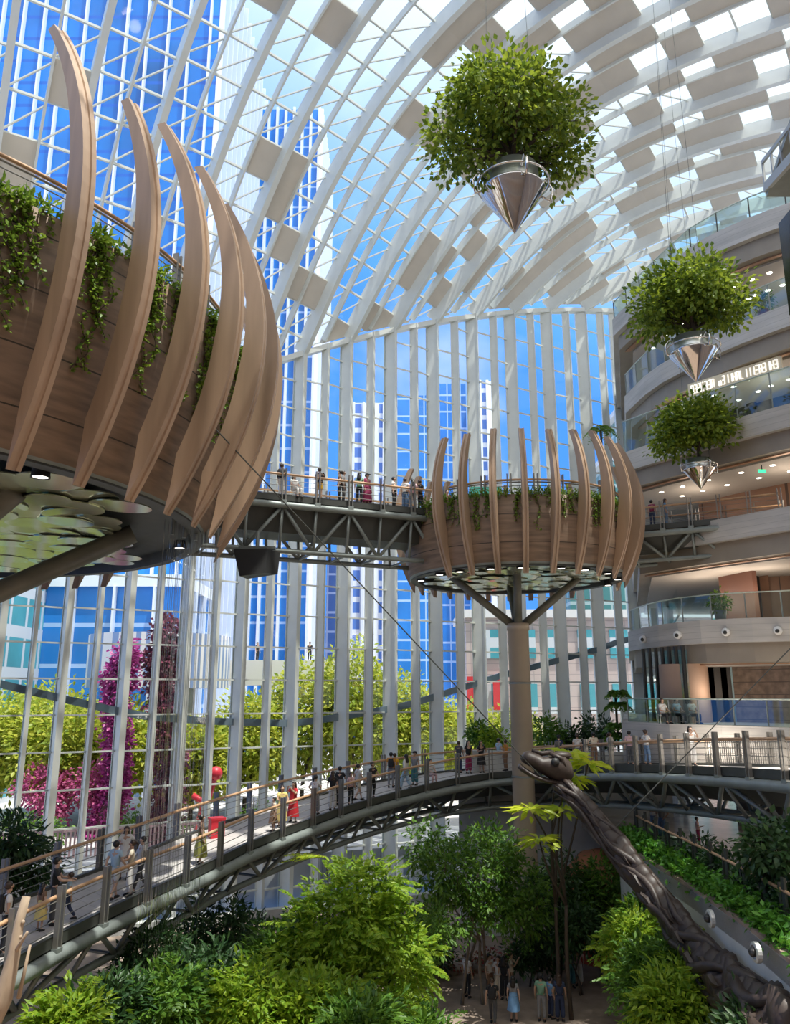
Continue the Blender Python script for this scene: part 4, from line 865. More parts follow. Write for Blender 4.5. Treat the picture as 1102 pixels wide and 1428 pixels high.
# ---------------------------------------------------------------- trees hanging in steel cones
def hang_tree(lab_t, lab_c, px, tip_y, rim_y, d, cone_w, blobs, seed, ncl, L, cable_z):
    tip = at_d(px, tip_y, d); rim = at_d(px, rim_y, d); R = cone_w / 2; zt = tip.z; zr = tip.z + (rim_y - tip_y) * -d / FPX * 1.03; x, y = tip.x, tip.y
    c = thing('steel_cone_planter', lab_c, 'planter', tip); hc = zr - zt; hb = hc * .52
    mb = MB(); mb.lathe([(0.02, zt), (R * .34, zt + hc * .33), (R * .99, zr - .03), (R, zr), (R * .97, zr + .05), (R * .80, zr + .07)], (x, y, 0), 48); part('cone', mb, M_chrome, c, True)
    mb = MB(); mb.lathe([(R * .80, zr), (R * .80, zr + hb), (R * .72, zr + hb), (R * .72, zr + hb * .8), (0, zr + hb * .8)], (x, y, 0), 48); cl_ = part('collar', mb, M_brushed, c, True)
    mb = MB(); mb.tube([V((x + cos(a) * R * 1.12, y + sin(a) * R * 1.12, zr + hb * .35)) for a in np.linspace(0, 2 * pi, 49)], .035, 8, 0, False); part('guard_ring', mb, M_chrome, cl_, True)
    for a in (radians(10), radians(100), radians(190), radians(280)):
        e = V((cos(a), sin(a), 0)); o = V((x, y, zr)); mb = MB()
        mb.tube([o + e * R * .8 + V((0, 0, hb * .5)), o + e * R * 1.12 + V((0, 0, hb * .75)), o + e * R * 1.3 + V((0, 0, hb * .35)), o + e * R * 1.22 - V((0, 0, hb * .25)), o + e * R * .96 - V((0, 0, hb * .1))], .04, 7); part('handle', mb, M_chrome, c, True)
    for a in (radians(20), radians(200)):
        mb = MB(); p = V((x + cos(a) * R * .9, y + sin(a) * R * .9, zr + hb)); mb.tube([p, V((x + cos(a) * .3, y + sin(a) * .3, cable_z))], .009, 4); part('cable', mb, M_dark, c)
    base = V((x, y, zr + hb * .8)); t = thing('hanging_tree', lab_t, 'tree', base); lv = Leaves(seed); rg = random.Random(seed)
    bl = [(base + V(b[0]) + V((0, 0, .12)), b[1]) for b in blobs]; lv.crown(bl, ncl, 18, .46 * L / .2, L, L * .68, .7, .1); fol(lv, 'foliage', L_hang, t)
    top = max(b[0][2] for b in blobs); mb = MB(); fk = base + V((.05, 0, top * .38)); branch(mb, base - V((0, 0, .2)), fk, R * .14, R * .10, rg, .04, 5, 9)
    for c_, r in bl:
        branch(mb, base.lerp(fk, rg.uniform(.45, 1)), c_, R * .075, R * .03, rg, .1, 6, 6)
        for j in range(6):
            dv = V((rg.gauss(0, 1), rg.gauss(0, 1), rg.gauss(0, .8))).normalized(); branch(mb, fk.lerp(c_, rg.uniform(.3, .9)), c_ + V((dv.x * r[0], dv.y * r[1], dv.z * r[2])) * .85, R * .035, R * .01, rg, .12, 4, 5)
    part('trunk', mb, M_bark, t, True)
B = lambda *a: [((x, y, z), (r, r, h)) for x, y, z, r, h in a]
hang_tree('largest hanging tree with dense crown in the nearest steel cone', 'largest polished steel cone hanging below the nearest tree', 718, 325, 262, 24, 1.98,
          B((0, 0, 2.55, 1.5, 1.15), (-1.3, .1, 1.5, 1.2, .95), (1.2, -.1, 1.55, 1.15, 1.0), (-.6, -.8, 2.2, 1.2, .9), (.7, .8, 2.3, 1.2, .9), (-1.75, 0, .75, .75, .6), (1.7, .2, .8, .7, .6), (-1.1, -.5, .1, .55, .4), (1.25, .3, .25, .5, .4), (.1, -1.2, 1.5, 1.0, .8)), 21, 400, .21, CZ + 38)
hang_tree('middle hanging tree in a steel cone in front of the galleries', 'middle polished steel cone in front of the sign board', 971, 533, 491, 33, 1.95,
          B((0, 0, 2.5, 1.35, .9), (-1.15, 0, 1.75, 1.1, .95), (1.15, 0, 1.85, 1.1, .9), (.2, -.9, 1.9, 1.2, .85), (-.2, .9, 1.9, 1.2, .85), (-1.5, .2, 1.0, .7, .55), (1.5, -.2, 1.2, .75, .55)), 22, 330, .26, CZ + 40)
hang_tree('smallest and lowest hanging tree above the short walkway', 'smallest steel cone hanging just above the short walkway', 978, 682, 655, 40, 1.6,
          B((0, 0, 2.3, 1.15, .75), (-1.0, 0, 1.65, .9, .8), (1.0, 0, 1.75, .9, .65), (0, -.8, 1.7, 1.0, .7), (-1.2, .2, .95, .55, .5)), 23, 260, .27, CZ + 38)

# ---------------------------------------------------------------- the dinosaur neck sculpture
t = thing('dinosaur_sculpture', 'dark brown dinosaur neck and head sculpture rising from the lower right', 'sculpture', at_d(1075, 1428, 19.5))
npx = [(780, 1096, 30.5), (812, 1124, 29.8), (850, 1167, 28.8), (890, 1222, 27.5), (930, 1272, 26.2), (968, 1320, 24.8), (1010, 1370, 23.0), (1060, 1415, 20.8), (1115, 1465, 18.6)]
cp = smooth_path([at_d(*q) for q in npx], 2); S_ = resample(cp, .42); nS = len(S_)
rad = [interp(i / (nS - 1), [0, .15, .45, .75, 1], [.40, .46, .58, .82, 1.05]) for i in range(nS)]
for i in range(nS - 1):
    p, q = S_[i], S_[i + 1]; d = (q - p).normalized(); sd = d.cross(V((0, 0, 1))).normalized(); u = sd.cross(d); r = rad[i]; mb = MB(); rings = []
    for e, rr_ in ((-.16, .70), (0, 1.0), (.3, 1.02), (.52, .82), (.58, .6)):
        c = p + d * e; ring = []
        for k in range(14):
            a = 2 * pi * k / 14; w_ = 1 + .16 * cos(3 * a + i * .9) + .1 * sin(5 * a + i * 1.7) + (.30 if abs(a - pi / 2) < .5 else 0); ring.append(c + (sd * cos(a) * .85 + u * sin(a)) * r * rr_ * w_ * .78)
        rings.append(ring)
    mb.loft(rings); part('neck_segment', mb, M_dino, t, True)
    for sg in ((-1, 1) if i % 2 == 0 else ()):
        a = .35 * sg + (i % 3 - 1) * .3; mb = MB(); n_ = (sd * sg * cos(a) + u * sin(a)) * r * .72; mb.loft([[p + n_ * 1.0 + d * x + u * y * r * .32 for x, y in ((-.2, 0), (.15, .75), (.62, .12), (.3, -.7))], [p + n_ * 1.24 + d * x + u * y * r * .2 for x, y in ((-.1, 0), (.15, .6), (.5, .1), (.3, -.55))]]); part('side_plate', mb, M_dino, t)
for k in range(7):
    pts, rs = [], []
    for i in range(nS):
        p = S_[i]; d = (S_[min(i + 1, nS - 1)] - S_[max(i - 1, 0)]).normalized(); sd = d.cross(V((0, 0, 1))).normalized(); u = sd.cross(d); a = 2 * pi * k / 7 + i * .11 + .55 * sin(i * .7 + k * 2.1)
        pts.append(p + (sd * cos(a) * .85 + u * sin(a)) * rad[i] * (.80 + .08 * sin(i * 1.1 + k))); rs.append(rad[i] * (.17 + .07 * sin(i * .9 + k * 1.7)))
    mb = MB(); mb.tube(pts, rs, 7); part('sinew', mb, M_dino, t, True)
mb = MB(); mb.tube([p + (V((0, 0, 1))) * r * .95 + V((.1, 0, 0)) for p, r in zip(S_, rad)], .06, 6); part('spine_cable', mb, M_dino, t)
h0 = at_d(768, 1070, 30.8); sc = 1.22
hd = MB(); R = Matrix.Rotation(radians(35), 3, 'Y')
prof = [(.70, .05, .22, .22), (.45, .12, .40, .38), (.15, .14, .46, .46), (-.15, .02, .42, .36), (-.35, -.10, .33, .24), (-.6, -.13, .31, .24), (-.82, -.17, .29, .22), (-.93, -.2, .2, .14)]
hd.loft([[h0 + R @ V((x, cos(2 * pi * k / 14) * w_, z + sin(2 * pi * k / 14) * hh)) * sc for k in range(14)] for x, z, w_, hh in prof]); sk_ = part('skull', hd, M_dino, t, True)
mb = MB(); mb.loft([[h0 + R @ V((x, cos(2 * pi * k / 10) * w_, z + sin(2 * pi * k / 10) * .09)) * sc for k in range(10)] for x, z, w_ in ((.45, -.25, .3), (.1, -.42, .36), (-.3, -.54, .32), (-.7, -.56, .27), (-.86, -.53, .15))]); part('lower_jaw', mb, M_dino, t, True)
for sg in (-1, 1): mb = MB(); mb.ball(h0 + R @ V((-.05, .44 * sg, .2)) * sc, .17, 10, 6); part('eye_socket', mb, M_black, sk_, True)
mb = MB(); mb.ball(h0 + R @ V((.1, 0, .62)), (.42, .3, .16), 12, 8); mb.tube([h0 + R @ V((-.35, -.28, .42)), h0 + R @ V((.1, -.45, .5)), h0 + R @ V((.5, -.4, .25))], [.07, .1, .06], 8); mb.tube([h0 + R @ V((-.95, 0, .12)), h0 + R @ V((-.55, 0, .24)), h0 + R @ V((-.2, 0, .55))], [.05, .1, .08], 8); part('head_crest', mb, M_dino, sk_, True)
def cable(a, b, label): mb = MB(); mb.tube([a, b], .022, 5); single('stay_cable', mb, M_dark, label, 'cable')
cable(at_d(220, 512, 22.6), at_d(757, 1086, 30.5), 'long diagonal cable from the left pod down to the sculpture head')
cable(at_d(846, 1166, 28.6), at_d(1130, 876, 30), 'diagonal cable rising from the sculpture neck to the right gallery')

# ---------------------------------------------------------------- the garden
def bl3(px, py, d, r, rz=None): c = at_d(px, py, d); return (tuple(c), (r, r, rz or r))
def base_at(px, d): c = at_d(px, 1400, d); return (c.x, c.y, 0)
def garden_tree(name, label, px, d, blobs, m, ncl, **k):
    g = [bl3(*b) for b in blobs]; c = g[0][0]; return tree(name, label, 'tree', (c[0], c[1] + .3, 0), g, m, ncl, **k)
# feathery front tree
bs = [(490, 1262, 26, 1.5, 1.3), (455, 1300, 25.5, 1.3, 1.2), (530, 1300, 26, 1.3, 1.2), (520, 1235, 27, 1.0, .9), (430, 1350, 25, 1.2, 1.0), (560, 1340, 26, 1.0, 1.0), (480, 1370, 24.5, 1.3, 1.0)]
g = [bl3(*b) for b in bs]; tb_ = V((g[0][0][0], g[0][0][1], 0)); t = thing('feathery_tree', 'bright feathery leaved tree at the bottom centre left of the tall tree', 'tree', tb_)
lv = Leaves(31)
for c, r in g:
    for j in range(52):
        d = unit(lv.r.normal(size=3)); p = np.array(c) + d * np.array(r) * lv.r.uniform(.45, 1); lv.frond(p, d + np.array((0, -.2, .25)), lv.r.uniform(.7, 1.2), 15, .3, .095, .7)
lv.crown(g, 420, 12, .32, .24, .10, .5); fol(lv, 'foliage', L_bright, t); mb = MB(); rg = random.Random(31)
for c, r in g: branch(mb, tb_ + V((rg.uniform(-.3, .3), 0, 0)), c, .10, .03, rg, .08)
part('trunk', mb, M_bark, t, True)
garden_tree('garden_tree', 'tall airy garden tree with several thin trunks beside the column', 660, 34, [(668, 1215, 34, 1.9, 1.6), (620, 1215, 33, 1.3, 1.2), (720, 1240, 34, 1.5, 1.4), (600, 1180, 33.5, 1.0, .9), (690, 1180, 34.5, 1.2, .9), (635, 1270, 33, 1.5, .9), (735, 1275, 34, 1.0, .8), (690, 1265, 33, 1.3, .8)], L_mid, 560, per=13, clr=.36, L=.27, W=.11, trunk_r=.075, seed=32, stems=4, fork=.5, spread=1.0, bark=mat('grey_bark', (.2, .16, .12), .8, 0, .25, 6), fronds=4)
garden_tree('garden_tree', 'slender sapling with light leaves right of the tall garden tree', 600, 30, [(600, 1300, 29, .9, .8), (575, 1335, 29, .8, .6), (565, 1375, 28, .8, .6)], L_mid, 170, per=12, clr=.3, L=.22, W=.08, trunk_r=.07, seed=33, stems=2)
sh = [(886, 1308, 29, 1.0, .9, L_bright, 'pale green bush beneath the head of the sculpture'), (918, 1352, 26, 1.2, .9, L_mid, 'broad leafy bush beside the neck of the sculpture'), (950, 1390, 24, 1.2, .9, L_bright, 'bright bush at the foot of the neck sculpture'), (930, 1405, 24.5, 1.1, .7, L_mid, 'leafy bush at the bottom right of the path'), (1005, 1330, 25.5, .8, .7, L_bright, 'small yellow green shrub between the neck and the garden wall'), (900, 1285, 31, 1.1, .8, L_mid, 'shrub below the terracotta kiosk roof'), (805, 1290, 34, 1.0, .8, L_dark, 'dark bush at the foot of the column'), (780, 1235, 36, 1.2, 1.6, L_dark, 'dark upright shrub just right of the column'), (840, 1240, 36, 1.1, 1.3, L_mid, 'tall shrub between column and sculpture neck'), (742, 1318, 35, .7, .5, L_dark, 'low dark plant beside the brown path'),
      (350, 1395, 22, 1.2, .9, L_bright, 'bright bush at the bottom left of the feathery tree'), (290, 1370, 23, 1.1, .9, L_dark, 'leafy bush below the water curtain'), (230, 1400, 21, 1.0, .8, L_mid, 'bush at the lower left under the walkway'), (150, 1410, 20, 1.0, .7, L_dark, 'dark bush beneath the left part of the walkway'), (95, 1425, 19, .8, .5, L_bright, 'light green plant at the bottom left corner'), (390, 1340, 26, 1.2, 1.0, L_mid, 'mid green shrub between feathery tree and walkway truss'), (300, 1300, 30, 1.3, 1.4, L_dark, 'dark leaved tree standing under the walkway truss'), (215, 1340, 25, 1.0, 1.0, L_dark, 'dark slender plant behind the water curtain'),
      (430, 1305, 37, 1.5, 1.2, L_dark, 'dark bush by the facade foot behind the feathery tree'), (520, 1300, 38, 1.4, 1.2, L_dark, 'dark bush by the facade foot left of the tall garden tree'), (360, 1320, 33, 1.3, 1.0, L_dark, 'dark bush by the facade foot under the walkway'), (575, 1310, 36, 1.2, 1.1, L_dark, 'dark bush behind the slender sapling'), (440, 1400, 22, 1.1, .7, L_bright, 'bright bush in front of the feathery tree trunk'), (190, 1385, 24, 1.1, .8, L_dark, 'dark bush under the walkway at lower left'), (500, 1425, 21, 1.0, .5, L_mid, 'leafy bush at the bottom edge below the feathery tree'), (600, 1445, 22, .6, .35, L_mid, 'small plant at the bottom edge left of the visitors'), (1060, 1440, 20, .9, .5, L_dark, 'dark plant at the bottom right corner'), (545, 1430, 24, .8, .5, L_bright, 'low bright shrub below the feathery tree')]
for i, (px, py, d, r, rz, m, lab) in enumerate(sh):
    g = [bl3(px, py, d, r, rz), bl3(px - r * 22, py + 18, d - .3, r * .7, rz * .7), bl3(px + r * 24, py + 14, d + .3, r * .75, rz * .7)]; c = g[0][0]
    tree('garden_shrub', lab, 'shrub', (c[0], c[1], 0), g, m, int(200 * r), per=12, clr=.34, L=.28, W=.105, trunk_r=.05, seed=100 + i, group='garden shrubs', stems=2, fronds=0 if m is L_dark else 16)
# tree at the left edge, dark tree at the right edge, pale branch in the left corner
g = [bl3(15, 1175, 27, 1.0, .9), bl3(45, 1205, 27.5, .8, .7), bl3(-10, 1220, 27, .9, .9)]
tree('garden_tree', 'dark glossy tree at the left edge behind the walkway railing', 'tree', (g[0][0][0], g[0][0][1], 0), g, L_dark, 190, per=12, clr=.34, L=.34, W=.12, trunk_r=.1, seed=51)
g = [bl3(1078, 1180, 23, .9, .8), bl3(1105, 1215, 23, .8, .9), bl3(1060, 1195, 23.5, .5, .5)]
tree('garden_tree', 'dark round leaved tree hanging over the lower floor at the right edge', 'tree', (g[0][0][0] + 2, g[0][0][1], CZ - 6.4), g, L_dark, 150, per=10, clr=.35, L=.26, W=.17, trunk_r=.08, seed=52)
t = thing('bare_branch', 'pale bare tree limb rising in the lower left corner', 'branch', V(tuple(at_d(-25, 1440, 16.5)))); mb = MB(); pts = [at_d(-40, 1480, 16.4), at_d(5, 1390, 16.6), at_d(20, 1330, 16.8), at_d(27, 1285, 17), at_d(37, 1250, 17.2)]
mb.tube(pts, [.24, .2, .13, .1, .09], 9); mb.tube([at_d(20, 1330, 16.8), at_d(38, 1300, 16.6)], [.05, .03], 6)
for u in range(6): mb.ball(pts[1].lerp(pts[3], u / 5) + V((.1, -.05, 0)), .05, 6, 4)
part('limb', mb, M_barkpale, t, True); mb = MB(); mb.tube([at_d(26, 1392, 16.8), at_d(42, 1318, 17)], [.05, .03], 6); part('twig', mb, M_barkpale, t, True)
# yellow green umbrella plants in front of the column
for i, (px, base, heads, lab) in enumerate([(750, (790, 1262, 32), [(740, 1128, 31.5, 1.05), (752, 1170, 31.5, .9), (785, 1128, 32, .9)], 'yellow green umbrella plant with drooping fingers beside the column'), (800, (775, 1260, 33), [(795, 1050, 32.5, .95), (820, 1065, 32.8, .95), (800, 1085, 32.6, .9), (775, 1068, 32.4, .7)], 'yellow green plant rising behind the head of the sculpture')]):
    b = at_d(*base); b.z = max(b.z, 2); t = thing('umbrella_plant', lab, 'plant', (b.x, b.y, 0), None); lv = Leaves(60 + i); mb = MB(); rg = random.Random(60 + i); branch(mb, (b.x, b.y, 0), b, .09, .07, rg, .04)
    for x, y, d, r in heads:
        h = at_d(x, y, d); branch(mb, b, h, .06, .03, rg, .08)
        for k in range(13): a = 2 * pi * k / 13 + rg.uniform(-.2, .2); dv = np.array((cos(a), sin(a), rg.uniform(-.25, .25))); lv.add(np.array([tuple(h)]), dv[None], r, .26)
        for k in range(26): a = rg.uniform(0, 6.28); q = np.array(tuple(h)) + np.array((cos(a), sin(a), 0)) * r * rg.uniform(.2, .7) + np.array((0, 0, rg.uniform(-.25, .1))); lv.add(q[None], np.array((cos(a), sin(a), -.35))[None], r * .55, .2)
    fol(lv, 'foliage', L_lime, t); part('stem', mb, M_bark, t, True)
# fronds that cross the front of the walkway
for i, (px, py, d, dx, lab) in enumerate([(455, 1195, 27, -1.0, 'single lime fern frond crossing the walkway truss'), (420, 1385, 23, -.9, 'bright fern frond in front of the feathery tree')]):
    p = at_d(px, py, d); t = thing('fern', lab, 'fern', (p.x, p.y, 0)); lv = Leaves(90 + i); mb = MB()
    for k in range(4):
        C_ = lv.frond(p, (dx, lv.r.uniform(-.4, .4), lv.r.uniform(-.1, .5)), lv.r.uniform(1.1, 1.8), 22, .3, .07, .5); mb.tube([tuple(q) for q in C_], .014, 4)
    branch(mb, (p.x, p.y, 0), p, .04, .02, random.Random(i), .04); fol(lv, 'foliage', L_lime if i == 0 else L_bright, t); part('stem', mb, M_bark, t)
# terrace plants behind the walkway
tp = [(685, 1030, 45.8, .8, .55, L_bright, 'broad leaved plant left of the column behind the walkway'), (668, 1022, 46.5, .6, .45, L_mid, 'small plant behind the walkway visitors left of the column'), (762, 1020, 46, .8, .75, L_mid, 'leafy plant right of the column behind the walkway'), (795, 1030, 46.5, .6, .6, L_dark, 'dark plant between two facade fins right of the column'), (833, 1015, 46.5, .9, .7, L_dark, 'dark bushy plant behind the group at the railing')]
for i, (px, py, d, r, rz, m, lab) in enumerate(tp):
    g = [bl3(px, py, d, r, rz), bl3(px + 12, py + 14, d + .4, r * .7, rz * .7)]; tree('terrace_plant', lab, 'plant', (g[0][0][0], g[0][0][1], CZ - 4.1), g, m, 90, per=10, clr=.3, L=.3, W=.14, trunk_r=.04, seed=140 + i, group='terrace plants', stems=2)
p = at_d(862, 1030, 45); t = thing('fan_palm', 'tiered fan palm standing at the end of the facade', 'palm', (p.x, p.y, CZ - 4.1)); lv = Leaves(150); mb = MB(); mb.tube([(p.x, p.y, CZ - 4.1), (p.x, p.y, at_d(862, 965, 45).z)], .07, 7)
for y, r in ((968, .8), (985, .9), (1015, 1.0), (1030, 1.2)):
    c = at_d(862, y, 45)
    for k in range(16): a = 2 * pi * k / 16 + y; lv.frond(tuple(c), (cos(a), sin(a), 1.5 if k % 2 else .7), r * 1.15, 10, .4, .16, 1.7)
fol(lv, 'foliage', L_mid, t); part('trunk', mb, M_bark, t)
p = at_d(838, 601, 44.5); t = thing('potted_palm', 'small palm on the gallery ledge behind the round pod fins', 'palm', p); lv = Leaves(151); mb = MB(); mb.tube([p - V((0, 0, .9)), p], .06, 7)
for k in range(12): a = 2 * pi * k / 12; lv.frond(tuple(p), (cos(a), sin(a), 1.3 if k % 2 else .7), 1.25, 12, .36, .1, 1.9)
fol(lv, 'foliage', L_mid, t); part('trunk', mb, M_bark, t)
# planting on the ledge of the lower floor
wl = ['farthest', 'second', 'third', 'fourth', 'fifth', 'sixth', 'seventh', 'eighth', 'ninth', 'nearest']
Eq = resample([p + V((.1, 0, .05)) for p in E0b], 2.0)[:10]
for i, p in enumerate(Eq):
    t = thing('ledge_plant', '%s bright trailing plant along the ledge above the garden wall' % wl[i], 'plant', p, 'ledge plants'); lv = Leaves(160 + i); q = Eq[min(i + 1, len(Eq) - 1)] if i + 1 < len(Eq) else p + (p - Eq[i - 1]); n = 150
    P = np.array([tuple(p.lerp(q, u)) for u in lv.r.random(n)]); P = np.repeat(P, 4, 0); m_ = len(P); P = P + np.stack([lv.r.normal(.28, .2, m_), lv.r.normal(0, .15, m_), lv.r.normal(.28, .19, m_)], 1)
    lv.add(P, lv.r.normal(size=(m_, 3)) * .7 + np.array((-.5, -.2, .2)), .24, .12); fol(lv, 'foliage', L_ledge, t); mb = MB(); mb.bar(p, q, .25, .12); part('trough', mb, M_soil, t)
for i in range(5):
    p = E0b[1].lerp(E0b[4], .25 + i * .19) + V((1.6, 0, 0)); g = [((p.x, p.y, CZ - 5.9), (.7, .9, .55))]
    tree('ledge_shrub', '%s dark shrub behind the dark railing on the lower floor' % wl[[0, 1, 2, 3, 9][i]], 'shrub', (p.x, p.y, CZ - 6.4), g, L_dark, 60, per=10, clr=.3, L=.25, W=.1, trunk_r=.03, seed=180 + i, group='ledge shrubs')
# red flowering bed beside the path
p = at_d(690, 1340, 37); t = thing('flower_bed', 'low red and green flower bed behind the visitors on the path', 'flower bed', (p.x, p.y, 0)); lv = Leaves(190); lv.crown([((p.x + dx, p.y + .3 * dx, .25), (.8, .5, .35)) for dx in (-3, -2, -1, 0, 1, 2, 3)], 170, 9, .3, .18, .09); fol(lv, 'foliage', leaf_mat('red_green_leaf', (.05, .1, .02), (.35, .06, .05), .3), t)
mb = MB(); mb.bar((p.x - 3.8, p.y - 1.1, .1), (p.x + 3.8, p.y + 1.2, .1), 1.0, .2); part('bed_edge', mb, M_soil, t)
# ---------------------------------------------------------------- visitors
def skin_mesh(name, pts, edges, rad, root):
    me = bpy.data.meshes.new('tmp'); names = list(pts); idx = {n: i for i, n in enumerate(names)}
    me.from_pydata([pts[n] for n in names], [(idx[a], idx[b]) for a, b in edges], [])
    o = bpy.data.objects.new('tmp', me); COL.objects.link(o)
    md = o.modifiers.new('skin', 'SKIN'); md.use_smooth_shade = True
    sv = me.skin_vertices[0].data
    for n, i in idx.items():
        r = rad[n]; sv[i].radius = r if isinstance(r, tuple) else (r, r); sv[i].use_root = (n == root)
    ss = o.modifiers.new('sub', 'SUBSURF'); ss.levels = 1; ss.render_levels = 1
    dg = bpy.context.evaluated_depsgraph_get(); out = bpy.data.meshes.new_from_object(o.evaluated_get(dg)); out.name = name
    bpy.data.objects.remove(o); bpy.data.meshes.remove(me)
    out.polygons.foreach_set('use_smooth', [True] * len(out.polygons)); return out
POSES = {
 'stand': dict(el=(.235, .03, 1.13), wl=(.25, -.05, .88), er=(-.235, .03, 1.13), wr=(-.25, -.05, .88), kl=(.1, -.02, .49), al=(.11, .02, .08), kr=(-.1, -.02, .49), ar=(-.11, .02, .08)),
 'walk': dict(el=(.24, .1, 1.15), wl=(.25, .12, .90), er=(-.24, -.03, 1.14), wr=(-.24, -.24, .95), kl=(.1, -.15, .51), al=(.1, -.26, .09), kr=(-.1, .04, .48), ar=(-.1, .27, .15)),
 'rail': dict(el=(.245, -.13, 1.15), wl=(.16, -.38, 1.12), er=(-.245, -.13, 1.15), wr=(-.16, -.38, 1.12), kl=(.1, -.03, .49), al=(.11, .05, .08), kr=(-.1, -.0, .49), ar=(-.12, .0, .08)),
 'phone': dict(el=(.25, -.2, 1.22), wl=(.08, -.33, 1.47), er=(-.25, -.2, 1.22), wr=(-.08, -.33, 1.47), kl=(.1, -.02, .49), al=(.12, .02, .08), kr=(-.1, -.02, .49), ar=(-.12, .02, .08)),
 'hip': dict(el=(.33, .06, 1.17), wl=(.17, -.06, 1.0), er=(-.24, -.08, 1.14), wr=(-.12, -.3, 1.2), kl=(.1, -.02, .49), al=(.13, .02, .08), kr=(-.1, -.05, .49), ar=(-.1, -.06, .08)),
 'sit': dict(el=(.24, -.08, .66), wl=(.14, -.3, .62), er=(-.24, -.08, .66), wr=(-.14, -.3, .62), kl=(.11, -.42, .47), al=(.11, -.40, .08), kr=(-.11, -.42, .47), ar=(-.11, -.40, .08)),
}
RAD = dict(pelvis=(.15, .105), waist=(.125, .09), chest=(.15, .105), neck=.05, h0=.062, h1=.09, h2=.06, chin=.035, nose=.014, earl=.018, earr=.018)
for s in 'lr':
    RAD.update({'s' + s: .06, 'e' + s: .042, 'w' + s: .028, 'p' + s: (.034, .018), 'hip' + s: .085, 'k' + s: .056, 'a' + s: .038, 't' + s: (.036, .024)})
    for f in range(5):
        RAD['f%s%da' % (s, f)] = .0095; RAD['f%s%db' % (s, f)] = .008
BODY = {}
def skeleton(pose):
    P = POSES[pose]; dz = -.47 if pose == 'sit' else 0
    p = dict(pelvis=(0, 0, .95 + dz), waist=(0, 0, 1.1 + dz), chest=(0, 0, 1.27 + dz), neck=(0, .01, 1.45 + dz), h0=(0, 0, 1.53 + dz), h1=(0, -.012, 1.60 + dz), h2=(0, -.005, 1.675 + dz), chin=(0, -.065, 1.525 + dz), nose=(0, -.118, 1.585 + dz), earl=(.092, .0, 1.595 + dz), earr=(-.092, .0, 1.595 + dz))
    e = [('pelvis', 'waist'), ('waist', 'chest'), ('chest', 'neck'), ('neck', 'h0'), ('h0', 'h1'), ('h1', 'h2'), ('h0', 'chin'), ('h1', 'nose'), ('h1', 'earl'), ('h1', 'earr')]
    for s, g in (('l', 1), ('r', -1)):
        p['s' + s] = (.165 * g, .01, 1.39 + dz); p['e' + s] = P['e' + s]; p['w' + s] = P['w' + s]; d = (V(P['w' + s]) - V(P['e' + s])).normalized(); w_ = V(P['w' + s]); sd = d.cross(V((0, 0, 1)) if abs(d.z) < .8 else V((0, 1, 0))).normalized(); pm = w_ + d * .07
        if abs(d.z) >= .8: sd = V((0, 1, 0))
        cu = V((-g, 0, 0)) if abs(d.z) >= .8 else V((0, 0, -1)); p['p' + s] = tuple(pm)
        e += [('chest', 's' + s), ('s' + s, 'e' + s), ('e' + s, 'w' + s), ('w' + s, 'p' + s)]
        for f in range(5):
            if f == 4: a = w_ + d * .045 + sd * .045; b = a + d * .035 + sd * .012 + cu * .012
            else:
                o = sd * (.027 - .018 * f); L = (.040, .046, .043, .034)[f]; a = pm + o + d * (.022 + L); b = a + d * L * .6 + cu * L * .5
            p['f%s%da' % (s, f)] = tuple(a); p['f%s%db' % (s, f)] = tuple(b); e += [('p' + s, 'f%s%da' % (s, f)), ('f%s%da' % (s, f), 'f%s%db' % (s, f))]
        p['hip' + s] = (.095 * g, 0, .88 + dz); p['k' + s] = P['k' + s]; p['a' + s] = P['a' + s]; a = P['a' + s]; p['t' + s] = (a[0] + .02 * g, a[1] - .15, max(.03, a[2] - .05))
        e += [('pelvis', 'hip' + s), ('hip' + s, 'k' + s), ('k' + s, 'a' + s), ('a' + s, 't' + s)]
    return p, e
def body_mesh(pose):
    if ('b', pose) not in BODY: p, e = skeleton(pose); BODY[('b', pose)] = skin_mesh('body', p, e, RAD, 'pelvis')
    return BODY[('b', pose)]
